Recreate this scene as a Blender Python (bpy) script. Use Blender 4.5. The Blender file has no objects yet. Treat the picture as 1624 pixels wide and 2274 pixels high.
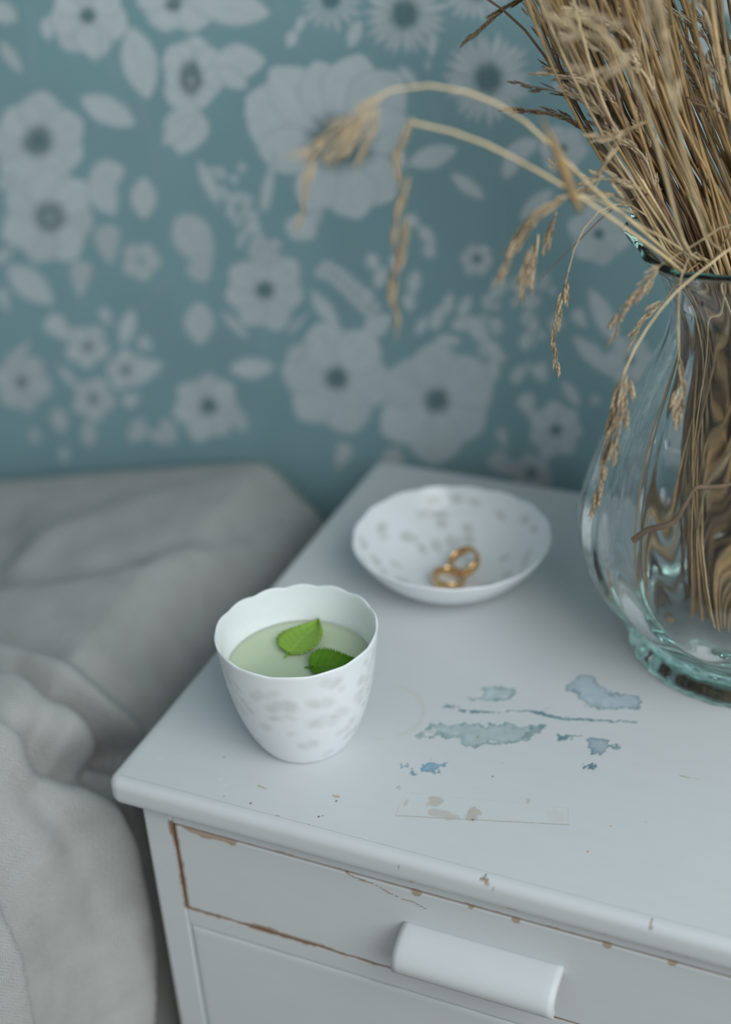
import bpy, bmesh, math, random
import numpy as np
from mathutils import Vector, Matrix

# ------------------------------------------------------------------ camera, light, exposure
sc = bpy.context.scene
col = sc.collection
H = 0.62                                   # table-top height above the floor
YAW, PITCH, ROLL = math.radians(-25.2696), math.radians(30.5609), math.radians(-3.6919)
CAM = np.array([0.3581, -0.4344, 0.4668])  # relative to the top's front left corner
FPX, CXP, CYP = 3158.0, 812.0, 1137.0
_f = np.array([math.sin(YAW)*math.cos(PITCH), math.cos(YAW)*math.cos(PITCH), -math.sin(PITCH)])
_r = np.array([math.cos(YAW), -math.sin(YAW), 0.0]); _u = np.cross(_r, _f)
_r, _u = math.cos(ROLL)*_r + math.sin(ROLL)*_u, -math.sin(ROLL)*_r + math.cos(ROLL)*_u
cam_d = bpy.data.cameras.new('camera'); cam = bpy.data.objects.new('camera', cam_d); col.objects.link(cam)
cam.matrix_world = Matrix(((_r[0], _u[0], -_f[0], CAM[0]), (_r[1], _u[1], -_f[1], CAM[1]),
                           (_r[2], _u[2], -_f[2], CAM[2]+H), (0, 0, 0, 1)))
cam_d.lens = 50.0; cam_d.sensor_width = 36.0; cam_d.sensor_fit = 'AUTO'
cam_d.clip_start = 0.01
cam_d.dof.use_dof = True; cam_d.dof.focus_distance = 0.665; cam_d.dof.aperture_fstop = 3.1
sc.camera = cam

world = bpy.data.worlds.new('room_light'); sc.world = world; world.use_nodes = True
bg = world.node_tree.nodes['Background']; bg.inputs[0].default_value = (0.78, 0.93, 1.0, 1); bg.inputs[1].default_value = 0.28

def area(name, loc, target, sx, sy, power, color):
    d = bpy.data.lights.new(name, 'AREA'); d.shape = 'RECTANGLE'; d.size = sx; d.size_y = sy; d.energy = power; d.color = color
    o = bpy.data.objects.new(name, d); col.objects.link(o)
    o.location = (loc[0], loc[1], loc[2]+H)
    o.rotation_euler = (Vector(target)-Vector(loc)).to_track_quat('-Z', 'Y').to_euler()
    return o
area('window_daylight', (1.48, -0.78, 1.20), (0.15, 0.15, 0.0), 1.5, 1.4, 36.0, (0.93, 0.98, 1.0))

sc.view_settings.view_transform = 'Standard'; sc.view_settings.look = 'None'
sc.view_settings.gamma = 1.0; sc.view_settings.use_curve_mapping = False
sc.view_settings.exposure = 0.0
sc.cycles.use_denoising = True
sc.cycles.max_bounces = 24; sc.cycles.transmission_bounces = 20; sc.cycles.transparent_max_bounces = 16
sc.cycles.glossy_bounces = 16; sc.cycles.diffuse_bounces = 5

# ------------------------------------------------------------------ helpers
def ray(x, y): return _f + _r*((x-CXP)/FPX) - _u*((y-CYP)/FPX)
def on_z(x, y, z=0.0): d = ray(x, y); return CAM + d*((z-CAM[2])/d[2])
def on_y(x, y, v): d = ray(x, y); return CAM + d*((v-CAM[1])/d[1])
def at(x, y, dep): return CAM + ray(x, y)*dep

def lin(r, g, b):
    f = lambda c: (c/255/12.92 if c/255 <= 0.04045 else ((c/255+0.055)/1.055)**2.4)
    return np.array([f(r), f(g), f(b)])

_rng = np.random.default_rng(7)
_lat = _rng.random((256, 256))
def vnoise(x, y, s, seed=0):
    x = np.asarray(x)/s + seed*17.31; y = np.asarray(y)/s + seed*9.77
    xi = np.floor(x).astype(int); yi = np.floor(y).astype(int)
    fx = x-xi; fy = y-yi; fx = fx*fx*(3-2*fx); fy = fy*fy*(3-2*fy)
    L = lambda a, b: _lat[a % 256, b % 256]
    return (L(xi, yi)*(1-fx)+L(xi+1, yi)*fx)*(1-fy) + (L(xi, yi+1)*(1-fx)+L(xi+1, yi+1)*fx)*fy
def fbm(x, y, s, seed=0, o=4):
    v = 0; a = 0.5; t = 0
    for k in range(o): v = v + a*vnoise(x, y, s/2**k, seed+k*3); t += a; a *= 0.55
    return v/t
def sstep(a, b, x):
    t = np.clip((x-a)/(b-a), 0, 1); return t*t*(3-2*t)

def mesh_np(name, V, quads=None, tris=None, colors=None, smooth=True):
    me = bpy.data.meshes.new(name)
    V = np.asarray(V, np.float32).reshape(-1, 3)
    me.vertices.add(len(V)); me.vertices.foreach_set('co', V.ravel())
    idx = []; starts = []; n = 0
    for arr, k in ((quads, 4), (tris, 3)):
        if arr is None or len(arr) == 0: continue
        a = np.asarray(arr, np.int32).reshape(-1, k)
        idx.append(a.ravel()); starts.append(n + np.arange(len(a))*k); n += a.size
    idx = np.concatenate(idx); starts = np.concatenate(starts)
    me.loops.add(len(idx)); me.loops.foreach_set('vertex_index', idx)
    me.polygons.add(len(starts)); me.polygons.foreach_set('loop_start', starts.astype(np.int32))
    me.update(calc_edges=True); me.validate()
    if smooth: me.polygons.foreach_set('use_smooth', np.ones(len(me.polygons), bool))
    if colors is not None:
        at_ = me.color_attributes.new('Col', 'FLOAT_COLOR', 'POINT')
        c4 = np.ones((len(V), 4), np.float32); c4[:, :3] = np.asarray(colors).reshape(-1, 3)
        at_.data.foreach_set('color', c4.ravel())
    return me

def gridq(nu, nv, cu=False, cv=False, flip=False):
    iu = np.arange(nu if cu else nu-1); iv = np.arange(nv if cv else nv-1)
    A, B = np.meshgrid(iu, iv, indexing='ij'); A2 = (A+1) % nu; B2 = (B+1) % nv
    q = np.stack([A*nv+B, A2*nv+B, A2*nv+B2, A*nv+B2], -1).reshape(-1, 4)
    return q[:, ::-1] if flip else q

def link(name, me, mat=None, parent=None, origin=(0, 0, 0)):
    """mesh given in table coordinates; origin becomes the object's own origin"""
    o = bpy.data.objects.new(name, me); col.objects.link(o)
    if mat is not None: me.materials.clear(); me.materials.append(mat)
    org = np.array(origin, float)
    if parent is not None:
        org = np.array(parent['_org']); o.parent = parent
        while parent.parent is not None: parent = parent.parent
    n = len(me.vertices); co = np.empty(n*3, np.float32); me.vertices.foreach_get('co', co)
    me.vertices.foreach_set('co', (co.reshape(-1, 3)-org.astype(np.float32)).ravel()); me.update()
    if o.parent is None: o.location = (org[0], org[1], org[2]+H)
    o['_org'] = [float(v) for v in org]
    return o

def empty(name, origin):
    o = bpy.data.objects.new(name, None); col.objects.link(o); o.empty_display_size = 0.02
    o.location = (origin[0], origin[1], origin[2]+H); o['_org'] = [float(v) for v in origin]
    return o

def tag(o, label=None, cat=None, group=None, kind=None):
    if label: o['label'] = label
    if cat: o['category'] = cat
    if group: o['group'] = group
    if kind: o['kind'] = kind
    return o

# ------------------------------------------------------------------ materials
def new_mat(name):
    m = bpy.data.materials.new(name); m.use_nodes = True
    nt = m.node_tree; b = nt.nodes['Principled BSDF']
    return m, nt, b
def setin(b, **k):
    for key, v in k.items():
        key = key.replace('_', ' ')
        if key in b.inputs: b.inputs[key].default_value = v
def noise_node(nt, scale, detail=4, rough=0.55, coord='Object'):
    tc = nt.nodes.new('ShaderNodeTexCoord'); n = nt.nodes.new('ShaderNodeTexNoise')
    nt.links.new(tc.outputs[coord], n.inputs['Vector'])
    n.inputs['Scale'].default_value = scale; n.inputs['Detail'].default_value = detail; n.inputs['Roughness'].default_value = rough
    return n
def add_bump(nt, b, src, strength, dist):
    bp = nt.nodes.new('ShaderNodeBump'); bp.inputs['Strength'].default_value = strength; bp.inputs['Distance'].default_value = dist
    nt.links.new(src, bp.inputs['Height']); nt.links.new(bp.outputs['Normal'], b.inputs['Normal']); return bp
def mat_plain(name, c, rough=0.5, var=0.08, scale=60, bump=0.0, bdist=0.0005, **k):
    m, nt, b = new_mat(name)
    n = noise_node(nt, scale); r = nt.nodes.new('ShaderNodeValToRGB')
    c = np.array(c)
    r.color_ramp.elements[0].color = (*(c*(1-var)), 1); r.color_ramp.elements[1].color = (*np.minimum(c*(1+var), 1), 1)
    r.color_ramp.elements[0].position = 0.3; r.color_ramp.elements[1].position = 0.7
    nt.links.new(n.outputs['Fac'], r.inputs['Fac']); nt.links.new(r.outputs['Color'], b.inputs['Base Color'])
    setin(b, Roughness=rough, **k)
    if bump: add_bump(nt, b, n.outputs['Fac'], bump, bdist)
    return m
def mat_attr(name, rough=0.5, var=0.05, scale=80, bump=0.0, bdist=0.0005, stretch=None, **k):
    m, nt, b = new_mat(name)
    a = nt.nodes.new('ShaderNodeVertexColor'); a.layer_name = 'Col'
    n = noise_node(nt, scale)
    if stretch:
        mp = nt.nodes.new('ShaderNodeMapping'); mp.inputs['Scale'].default_value = stretch
        nt.links.new(n.inputs['Vector'].links[0].from_socket, mp.inputs['Vector']); nt.links.new(mp.outputs['Vector'], n.inputs['Vector'])
    mr = nt.nodes.new('ShaderNodeMapRange'); mr.inputs['To Min'].default_value = 1-var; mr.inputs['To Max'].default_value = 1+var
    nt.links.new(n.outputs['Fac'], mr.inputs['Value'])
    mx = nt.nodes.new('ShaderNodeVectorMath'); mx.operation = 'SCALE'
    nt.links.new(a.outputs['Color'], mx.inputs[0]); nt.links.new(mr.outputs['Result'], mx.inputs['Scale'])
    nt.links.new(mx.outputs[0], b.inputs['Base Color'])
    setin(b, Roughness=rough, **k)
    if bump: add_bump(nt, b, n.outputs['Fac'], bump, bdist)
    return m

PAINT = np.array([0.612, 0.630, 0.638])
WOOD_D = np.array([0.13, 0.062, 0.033]); WOOD_T = np.array([0.42, 0.325, 0.25])
M_paint = mat_attr('worn_white_paint', rough=0.5, var=0.03, scale=140, bump=0.10, bdist=0.0004, stretch=(0.35, 1, 1), Specular_IOR_Level=0.4)
M_wall = mat_attr('wallpaper', rough=0.75, var=0.05, scale=500, bump=0.05, bdist=0.0002, Specular_IOR_Level=0.25)
M_wood = mat_plain('bare_wood', WOOD_D, 0.8, 0.3, 200)
M_floor = mat_plain('floor_boards', (0.30, 0.23, 0.17), 0.5, 0.25, 12)
M_porc = mat_attr('thin_porcelain', rough=0.22, var=0.02, scale=90, Subsurface_Weight=0.35, Subsurface_Scale=0.004, Subsurface_Radius=(1.0, 1.0, 0.95), Specular_IOR_Level=0.45)
M_gold = mat_plain('rose_gold', (0.80, 0.47, 0.20), 0.14, 0.05, 300, Metallic=1.0)
M_gold2 = mat_plain('pale_gold', (0.82, 0.54, 0.28), 0.10, 0.05, 300, Metallic=1.0)

def mat_tea():
    m, nt, b = new_mat('green_tea')
    n = noise_node(nt, 35, 3); r = nt.nodes.new('ShaderNodeValToRGB')
    r.color_ramp.elements[0].color = (0.45, 0.545, 0.37, 1); r.color_ramp.elements[1].color = (0.56, 0.645, 0.46, 1)
    nt.links.new(n.outputs['Fac'], r.inputs['Fac']); nt.links.new(r.outputs['Color'], b.inputs['Base Color'])
    setin(b, Roughness=0.06, IOR=1.33, Subsurface_Weight=0.6, Subsurface_Scale=0.01, Subsurface_Radius=(0.8, 1.0, 0.7)); return m
M_tea = mat_tea()

def mat_leaf(name, c, c2):
    m, nt, b = new_mat(name)
    a = nt.nodes.new('ShaderNodeVertexColor'); a.layer_name = 'Col'
    n = noise_node(nt, 700, 3); mr = nt.nodes.new('ShaderNodeMapRange'); mr.inputs['To Min'].default_value = 0.85; mr.inputs['To Max'].default_value = 1.15
    nt.links.new(n.outputs['Fac'], mr.inputs['Value'])
    mx = nt.nodes.new('ShaderNodeVectorMath'); mx.operation = 'SCALE'
    nt.links.new(a.outputs['Color'], mx.inputs[0]); nt.links.new(mr.outputs['Result'], mx.inputs['Scale']); nt.links.new(mx.outputs[0], b.inputs['Base Color'])
    setin(b, Roughness=0.62, Specular_IOR_Level=0.22, Subsurface_Weight=0.15, Subsurface_Scale=0.002); add_bump(nt, b, n.outputs['Fac'], 0.3, 0.0003); return m
M_leaf = mat_leaf('mint_leaf', 0, 0)

def mat_glass():
    m, nt, b = new_mat('recycled_glass')
    setin(b, Base_Color=(1, 1, 1, 1), Roughness=0.0, IOR=1.47, Transmission_Weight=1.0)
    n = noise_node(nt, 30, 2); add_bump(nt, b, n.outputs['Fac'], 0.12, 0.004)
    va = nt.nodes.new('ShaderNodeVolumeAbsorption'); va.inputs['Color'].default_value = (0.40, 0.76, 0.67, 1); va.inputs['Density'].default_value = 7.0
    nt.links.new(va.outputs[0], nt.nodes['Material Output'].inputs['Volume'])
    return m
M_glass = mat_glass()

def mat_cloth():
    m, nt, b = new_mat('greige_linen')
    tc = nt.nodes.new('ShaderNodeTexCoord')
    uv = nt.nodes.new('ShaderNodeUVMap'); uv.uv_map = 'UVMap'
    # herringbone: diagonal bands whose direction flips in columns
    sep = nt.nodes.new('ShaderNodeSeparateXYZ'); nt.links.new(uv.outputs['UV'], sep.inputs[0])
    def mth(op, a, b_=None):
        n = nt.nodes.new('ShaderNodeMath'); n.operation = op
        for i, v in enumerate((a, b_)):
            if v is None: continue
            if isinstance(v, (int, float)): n.inputs[i].default_value = v
            else: nt.links.new(v, n.inputs[i])
        return n.outputs[0]
    zig = mth('PINGPONG', mth('MULTIPLY', sep.outputs[0], 1.0), 0.0042)
    ph = mth('MULTIPLY', mth('ADD', zig, sep.outputs[1]), 2*math.pi/0.0021)
    wave = mth('ADD', mth('MULTIPLY', mth('SINE', ph), 0.5), 0.5)
    n1 = nt.nodes.new('ShaderNodeTexNoise'); nt.links.new(tc.outputs['Object'], n1.inputs['Vector']); n1.inputs['Scale'].default_value = 900; n1.inputs['Detail'].default_value = 3
    n2 = nt.nodes.new('ShaderNodeTexNoise'); nt.links.new(tc.outputs['Object'], n2.inputs['Vector']); n2.inputs['Scale'].default_value = 45; n2.inputs['Detail'].default_value = 4
    hgt = mth('ADD', mth('MULTIPLY', wave, 0.6), mth('MULTIPLY', n1.outputs['Fac'], 0.8))
    fac = mth('ADD', mth('MULTIPLY', hgt, 0.45), mth('MULTIPLY', n2.outputs['Fac'], 0.35))
    r = nt.nodes.new('ShaderNodeValToRGB')
    r.color_ramp.elements[0].color = (0.25, 0.245, 0.232, 1); r.color_ramp.elements[0].position = 0.15
    r.color_ramp.elements[1].color = (0.54, 0.545, 0.53, 1); r.color_ramp.elements[1].position = 0.85
    nt.links.new(fac, r.inputs['Fac']); nt.links.new(r.outputs['Color'], b.inputs['Base Color'])
    setin(b, Roughness=0.95, Specular_IOR_Level=0.15, Sheen_Weight=0.15)
    add_bump(nt, b, hgt, 0.6, 0.0006); return m
M_cloth = mat_cloth()

def mat_straw(name, c):
    m, nt, b = new_mat(name)
    c = np.array(c)
    oi = nt.nodes.new('ShaderNodeObjectInfo'); n = noise_node(nt, 120, 4)
    r = nt.nodes.new('ShaderNodeValToRGB'); e = r.color_ramp.elements
    e[0].color = (*(c*0.55), 1); e[0].position = 0.2; e[1].color = (*np.minimum(c*1.25, 1), 1); e[1].position = 0.8
    ad = nt.nodes.new('ShaderNodeMath'); ad.operation = 'MULTIPLY_ADD'; nt.links.new(oi.outputs['Random'], ad.inputs[0]); ad.inputs[1].default_value = 0.5
    sb = nt.nodes.new('ShaderNodeMath'); sb.operation = 'SUBTRACT'; nt.links.new(n.outputs['Fac'], sb.inputs[0]); sb.inputs[1].default_value = 0.25
    nt.links.new(sb.outputs[0], ad.inputs[2]); nt.links.new(ad.outputs[0], r.inputs['Fac'])
    nt.links.new(r.outputs['Color'], b.inputs['Base Color']); setin(b, Roughness=0.55, Specular_IOR_Level=0.35); return m
M_straw = mat_straw('dry_straw', (0.44, 0.29, 0.135))
M_straw_d = mat_straw('brown_straw', (0.22, 0.14, 0.085))
M_straw_p = mat_straw('pale_straw', (0.60, 0.46, 0.27))
M_twig = mat_straw('twig_bark', (0.27, 0.165, 0.10))
def mat_seed(name):
    m, nt, b = new_mat(name)
    a = nt.nodes.new('ShaderNodeVertexColor'); a.layer_name = 'Col'
    oi = nt.nodes.new('ShaderNodeObjectInfo'); mr = nt.nodes.new('ShaderNodeMapRange'); mr.inputs['To Min'].default_value = 0.8; mr.inputs['To Max'].default_value = 1.15
    nt.links.new(oi.outputs['Random'], mr.inputs['Value'])
    mx = nt.nodes.new('ShaderNodeVectorMath'); mx.operation = 'SCALE'
    nt.links.new(a.outputs['Color'], mx.inputs[0]); nt.links.new(mr.outputs['Result'], mx.inputs['Scale']); nt.links.new(mx.outputs[0], b.inputs['Base Color'])
    setin(b, Roughness=0.7, Specular_IOR_Level=0.2); return m
M_seed = mat_seed('seed_husk')

# ------------------------------------------------------------------ the wall with printed wallpaper
WY = 0.374
def build_wall():
    fx0, fx1, fz0, fz1 = -0.42, 0.27, -0.13, 0.345
    xs = np.concatenate([np.arange(-1.6, fx0, 0.012), np.arange(fx0, fx1, 0.0010), np.arange(fx1, 1.5, 0.012)])
    zs = np.concatenate([np.arange(-H, fz0, 0.012), np.arange(fz0, fz1, 0.0010), np.arange(fz1, 1.2, 0.012)])
    i0, i1 = np.searchsorted(xs, fx0), np.searchsorted(xs, fx1-1e-6)
    j0, j1 = np.searchsorted(zs, fz0), np.searchsorted(zs, fz1-1e-6)
    X, Z = np.meshgrid(xs[i0:i1], zs[j0:j1], indexing='ij')
    BG = np.array([0.255, 0.415, 0.440]); PET = np.array([0.62, 0.69, 0.71]); DARK = np.array([0.10, 0.17, 0.185]); LINE = np.array([0.36, 0.46, 0.49])
    C = np.ones(X.shape+(3,))*BG*(0.96+0.08*vnoise(X, Z, 0.03, 3))[..., None]
    R_ = random.Random(5)
    def local(cx, cy, rad):
        P = on_y(cx, cy, WY); e = 4.0
        A = on_y(cx+e, cy, WY); B = on_y(cx, cy+e, WY)
        J = np.array([[(A[0]-P[0])/e, (B[0]-P[0])/e], [(A[2]-P[2])/e, (B[2]-P[2])/e]]); Ji = np.linalg.inv(J)
        m = rad*0.00042
        a0, a1 = np.searchsorted(xs[i0:i1], P[0]-m), np.searchsorted(xs[i0:i1], P[0]+m)
        b0, b1 = np.searchsorted(zs[j0:j1], P[2]-m), np.searchsorted(zs[j0:j1], P[2]+m)
        if a1-a0 < 2 or b1-b0 < 2: return None
        dx = X[a0:a1, b0:b1]-P[0]; dz = Z[a0:a1, b0:b1]-P[2]
        return (slice(a0, a1), slice(b0, b1)), Ji[0, 0]*dx+Ji[0, 1]*dz, Ji[1, 0]*dx+Ji[1, 1]*dz
    def blend(sl, a, c):
        C[sl] = C[sl]*(1-a[..., None]) + np.asarray(c)*a[..., None]
    def petal(x0, y0, x1, y1, w, shade=1.0, point=0.5, alpha=0.95, veins=True):
        """lens or teardrop from (x0,y0) to (x1,y1), half-width w, in the print's own drawing units"""
        L = math.hypot(x1-x0, y1-y0)
        if L < 1: return
        r = local((x0+x1)/2, (y0+y1)/2, L/2+w+14)
        if r is None: return
        sl, gx, gy = r; ux, uy = (x1-x0)/L, (y1-y0)/L
        s = (gx*ux+gy*uy)/L+0.5; v = -gx*uy+gy*ux
        sc_ = np.clip(s, 0, 1)
        wp = w*np.sin(math.pi*sc_**point)**0.75
        wob = 2.5*(vnoise(gx+x0, gy+y0, 18, 4)-0.5)
        d = np.abs(v)+wob-wp
        d = np.where((s < 0) | (s > 1), np.maximum(d, np.abs(s-0.5)*L-L/2+1), d)
        a = 1-sstep(-2.5, 2.0, d)
        tone = PET*shade*(0.97+0.06*vnoise(gx, gy, 25, 8))[..., None]
        if veins:
            vv = 0.5+0.5*np.sin(v/np.maximum(wp, 1)*9+0.6)
            tone = tone*(1-0.06*vv*(1-0.7*sc_))[..., None]
        edge = np.exp(-((d+3.2)/2.4)**2)*0.75
        tone = tone*(1-edge[..., None]) + LINE*edge[..., None]
        blend(sl, a*alpha, tone)
    def disc(cx, cy, rx, ry, c=None, alpha=0.9, soft=0.5, speck=True):
        r = local(cx, cy, max(rx, ry)*1.7+8)
        if r is None: return
        sl, gx, gy = r
        d = np.hypot(gx/rx, gy/ry); th = np.arctan2(gy, gx)
        wob = 0.22*(vnoise(th*9+cx, d*0.5, 1.0, 2)-0.5)
        a = (1-sstep(1-soft, 1+soft*0.35, d+wob))*alpha
        if speck: a = a*(0.55+0.6*vnoise(gx, gy, 4.2, 6))
        blend(sl, np.clip(a, 0, 1), DARK if c is None else c)
    def flower(cx, cy, R, n=6, cr=0.3, wfac=0.62, rot=0.0, shade=1.0, sq=1.0, ring=False, dalpha=0.85):
        for k in range(n):
            a = rot+2*math.pi*k/n+R_.uniform(-0.09, 0.09); rr = R*R_.uniform(0.9, 1.08)
            petal(cx+0.08*R*math.cos(a), cy+0.08*R*math.sin(a)*sq, cx+rr*math.cos(a), cy+rr*math.sin(a)*sq, R*wfac*0.82*R_.uniform(0.9, 1.1), shade*R_.uniform(0.94, 1.04), 1.25)
        if cr > 0: disc(cx, cy, R*cr, R*cr*sq, alpha=dalpha)
        if ring: disc(cx, cy, R*cr*0.4, R*cr*0.4, PET*0.8, 0.6)
    def daisy(cx, cy, R, n=22, cr=0.36, rot=0.1):
        for k in range(n):
            a = rot+2*math.pi*k/n+R_.uniform(-0.05, 0.05); rr = R*R_.uniform(0.88, 1.06)
            petal(cx+0.2*R*math.cos(a), cy+0.2*R*math.sin(a), cx+rr*math.cos(a), cy+rr*math.sin(a), R*0.098, R_.uniform(0.9, 1.03), 1.2)
        disc(cx, cy, R*cr, R*cr*1.05, alpha=0.85)
    def leaf(x0, y0, x1, y1, w, shade=1.0, alpha=0.95): petal(x0, y0, x1, y1, w, shade, 0.95, alpha)
    def stem(pts, w=1.6, alpha=0.35):
        for (a, b), (c, d) in zip(pts[:-1], pts[1:]): petal(a, b, c, d, w, 0.8, 1.0, alpha, False)
    # stems first
    for s in ([(600, 560), (640, 700), (660, 800)], [(300, 200), (340, 320), (355, 420)], [(70, 60), (75, 190)], [(620, 0), (640, 60), (690, 140)],
              [(1085, 270), (1110, 420), (1120, 560)], [(960, 200), (975, 300)], [(470, 950), (480, 860), (560, 760)], [(380, 610), (340, 660), (300, 700)],
              [(240, 130), (260, 190), (300, 270)], [(585, 700), (590, 800)], [(750, 950), (760, 1060)], [(60, 0), (72, 60)]): stem(s, 3.0)
    # upper left
    flower(195, 35, 92, 7, 0.24, 0.55, 0.3)
    petal(185, 60, 215, 138, 32); leaf(150, 75, 160, 118, 13); leaf(100, 35, 110, 92, 17); leaf(0, 90, 50, 165, 16, 0.9); leaf(-30, 10, 40, 45, 26, 0.95)
    for t in ((300, 8, 400, -10, 50), (385, 12, 330, 50, 46), (388, 5, 390, 65, 60), (392, 5, 470, 45, 52), (400, 0, 600, 30, 42), (388, 0, 300, -20, 40)): petal(*t, 1.0, 1.2)
    disc(386, 10, 22, 20)
    leaf(290, 60, 330, 222, 42); leaf(178, 215, 302, 278, 33)
    for a, R in ((-1.45, 90), (-0.55, 92), (0.35, 80), (1.25, 78), (2.2, 88), (3.3, 74), (-2.3, 90)):
        petal(425+6*math.cos(a), 170+8*math.sin(a), 428+0.86*R*math.cos(a), 168+R*math.sin(a), 42, 1.0, 1.2)
    disc(424, 175, 31, 45); disc(424, 178, 10, 14, PET*0.8, 0.7)
    petal(425, 235, 400, 345, 52, 1.0, 0.85); petal(360, 322, 440, 250, 22, 0.98, 0.9); leaf(470, 140, 590, 135, 42); leaf(480, 150, 550, 195, 25)
    # left pair of anemones
    flower(85, 315, 112, 7, 0.36, 0.56, 0.4, 0.97)
    flower(110, 482, 108, 7, 0.38, 0.56, 0.1, 0.97, ring=True)
    petal(0, 420, 30, 380, 20, 0.9); petal(195, 400, 278, 375, 34, 0.96, 1.0); petal(205, 390, 255, 478, 34, 0.96, 0.9); leaf(318, 392, 320, 488, 31, 0.95)
    # big anemone
    for t in ((745, 320, 545, 215, 92, 1.0), (745, 300, 600, 150, 62, 1.02), (745, 300, 700, 135, 62, 1.0), (755, 300, 800, 120, 70, 1.03), (765, 300, 890, 165, 70, 1.0),
              (770, 330, 905, 260, 60, 1.0), (770, 350, 880, 440, 62, 1.0), (755, 350, 800, 488, 62, 1.0), (735, 350, 680, 470, 52, 0.98), (740, 335, 570, 330, 58, 0.98)): petal(*t, 1.25)
    disc(752, 318, 84, 70, DARK, 0.9, 0.55, False); disc(748, 322, 30, 26, PET*0.5, 0.7)
    petal(585, 470, 612, 330, 14, 0.95); petal(640, 520, 720, 470, 30, 0.97); petal(670, 530, 700, 470, 26, 0.97)
    # lupin-like cluster
    leaf(440, 355, 490, 460, 17, 0.96)
    for k in range(34):
        t = R_.random(); x = 500+70*t+R_.uniform(-28, 28)*(1.2-t*0.3); y = 350+195*t+R_.uniform(-10, 10)
        a = R_.uniform(0.9, 2.2); petal(x, y, x+26*math.cos(a), y+26*math.sin(a), 10, R_.uniform(0.92, 1.05), 0.9)
    # middle band
    flower(588, 645, 92, 7, 0.27, 0.5, 0.2, 0.98); flower(590, 560, 45, 5, 0.0, 0.4, 0.6, 0.9, dalpha=0)
    petal(395, 480, 470, 590, 45, 0.9, 0.8); petal(430, 620, 470, 560, 30, 0.86); flower(315, 580, 46, 5, 0.0, 0.6, 0.1, 0.88, dalpha=0)
    petal(235, 500, 245, 590, 30, 0.85); petal(180, 580, 178, 665, 26, 0.86); leaf(15, 590, 120, 675, 34, 0.96); leaf(-20, 590, 30, 550, 16, 0.9); petal(0, 640, 20, 700, 16, 0.9)
    petal(440, 670, 445, 768, 36, 0.93, 0.9); leaf(490, 690, 555, 755, 13, 0.93); leaf(270, 770, 295, 685, 20, 0.98); petal(225, 685, 250, 725, 14, 0.95); petal(310, 750, 340, 780, 18, 0.9)
    for k in range(10):
        t = k/9; x = 710+110*t; y = 590+95*t**1.4
        for sgn in (-1, 1):
            a = 0.75+sgn*0.9; petal(x, y, x+30*math.cos(a), y+30*math.sin(a), 10, 1.0, 0.9)
    leaf(690, 645, 758, 738, 19, 1.0); leaf(805, 745, 870, 700, 26, 1.0); petal(640, 740, 690, 690, 10, 0.85)
    for (x, y, a, l) in ((820, 560, 1.2, 46), (855, 590, 1.9, 56), (875, 560, 1.3, 44), (925, 600, 1.75, 60), (905, 650, 1.4, 44), (930, 500, 0.9, 58), (900, 480, 0.6, 40), (950, 540, 1.3, 36), (820, 640, 1.8, 40)):
        petal(x, y, x+l*math.cos(a), y+l*math.sin(a), 17, 0.98, 0.9)
    # two large blooms low in the middle
    flower(748, 840, 125, 6, 0.25, 0.5, 0.25, 0.98); leaf(508, 820, 612, 815, 25, 1.0); petal(640, 800, 690, 760, 20, 0.9)
    flower(970, 890, 135, 6, 0.25, 0.56, 0.55, 0.98)
    # lower left small blooms
    flower(195, 770, 52, 5, 0.24, 0.55, 0.3, 0.94); flower(280, 822, 50, 5, 0.24, 0.55, 0.8, 0.94); flower(207, 886, 52, 5, 0.24, 0.55, 0.1, 0.92)
    petal(105, 705, 165, 760, 26, 0.96); petal(300, 830, 365, 805, 27, 0.97); leaf(130, 810, 175, 865, 12, 0.92); petal(30, 800, 70, 755, 14, 0.9)
    flower(48, 848, 72, 6, 0.2, 0.5, 0.2, 0.88); flower(463, 902, 80, 7, 0.3, 0.5, 0.2, 0.92); petal(275, 895, 315, 880, 18, 0.95); petal(520, 920, 550, 960, 22, 0.85)
    for (x, y, a, l, w) in ((125, 905, 1.3, 60, 20), (195, 935, 1.5, 62, 18), (320, 930, 2.1, 60, 20), (360, 930, 1.1, 64, 20), (330, 960, 0.4, 60, 16), (280, 975, -0.3, 60, 14), (70, 950, 1.2, 40, 14), (140, 990, 1.4, 40, 14)):
        petal(x, y, x+l*math.cos(a), y+l*math.sin(a), w, 0.86, 0.9)
    petal(770, 985, 750, 1045, 20, 0.9); petal(860, 1000, 900, 1060, 26, 0.85); petal(1090, 1010, 1150, 1060, 26, 0.85)
    # upper right daisies
    daisy(735, 0, 78, 16, 0.3); leaf(655, 65, 640, 108, 15); leaf(800, 45, 775, 108, 18, 0.97); leaf(675, 30, 660, 75, 12)
    daisy(900, 32, 100, 22); daisy(1060, -25, 82, 20); daisy(1085, 175, 104, 26, 0.36)
    leaf(962, 70, 958, 130, 12); leaf(885, 145, 930, 195, 13); leaf(950, 130, 950, 160, 6); leaf(1225, 190, 1290, 200, 14, 0.9)
    leaf(905, 365, 1018, 330, 27, 1.0); leaf(1000, 385, 1078, 442, 19, 1.0); leaf(1115, 355, 1200, 310, 24, 0.98); leaf(1120, 400, 1150, 330, 20, 0.95); leaf(1155, 490, 1230, 420, 22, 0.93); petal(880, 330, 905, 380, 14)
    daisy(1600, 60, 95, 22); daisy(1420, 130, 90, 20); flower(1330, 520, 70, 6, 0.2, 0.55, 0.3, 0.9); flower(1250, 330, 60, 6, 0.2, 0.55, 0.1, 0.9); flower(1480, 380, 90, 6, 0.25, 0.55, 0.1, 0.95); flower(1580, 280, 80, 6, 0.25, 0.55, 0.1, 0.95)
    # right berries and ferns
    flower(1060, 575, 40, 6, 0.3, 0.55, 0.1, 0.93)
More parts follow.
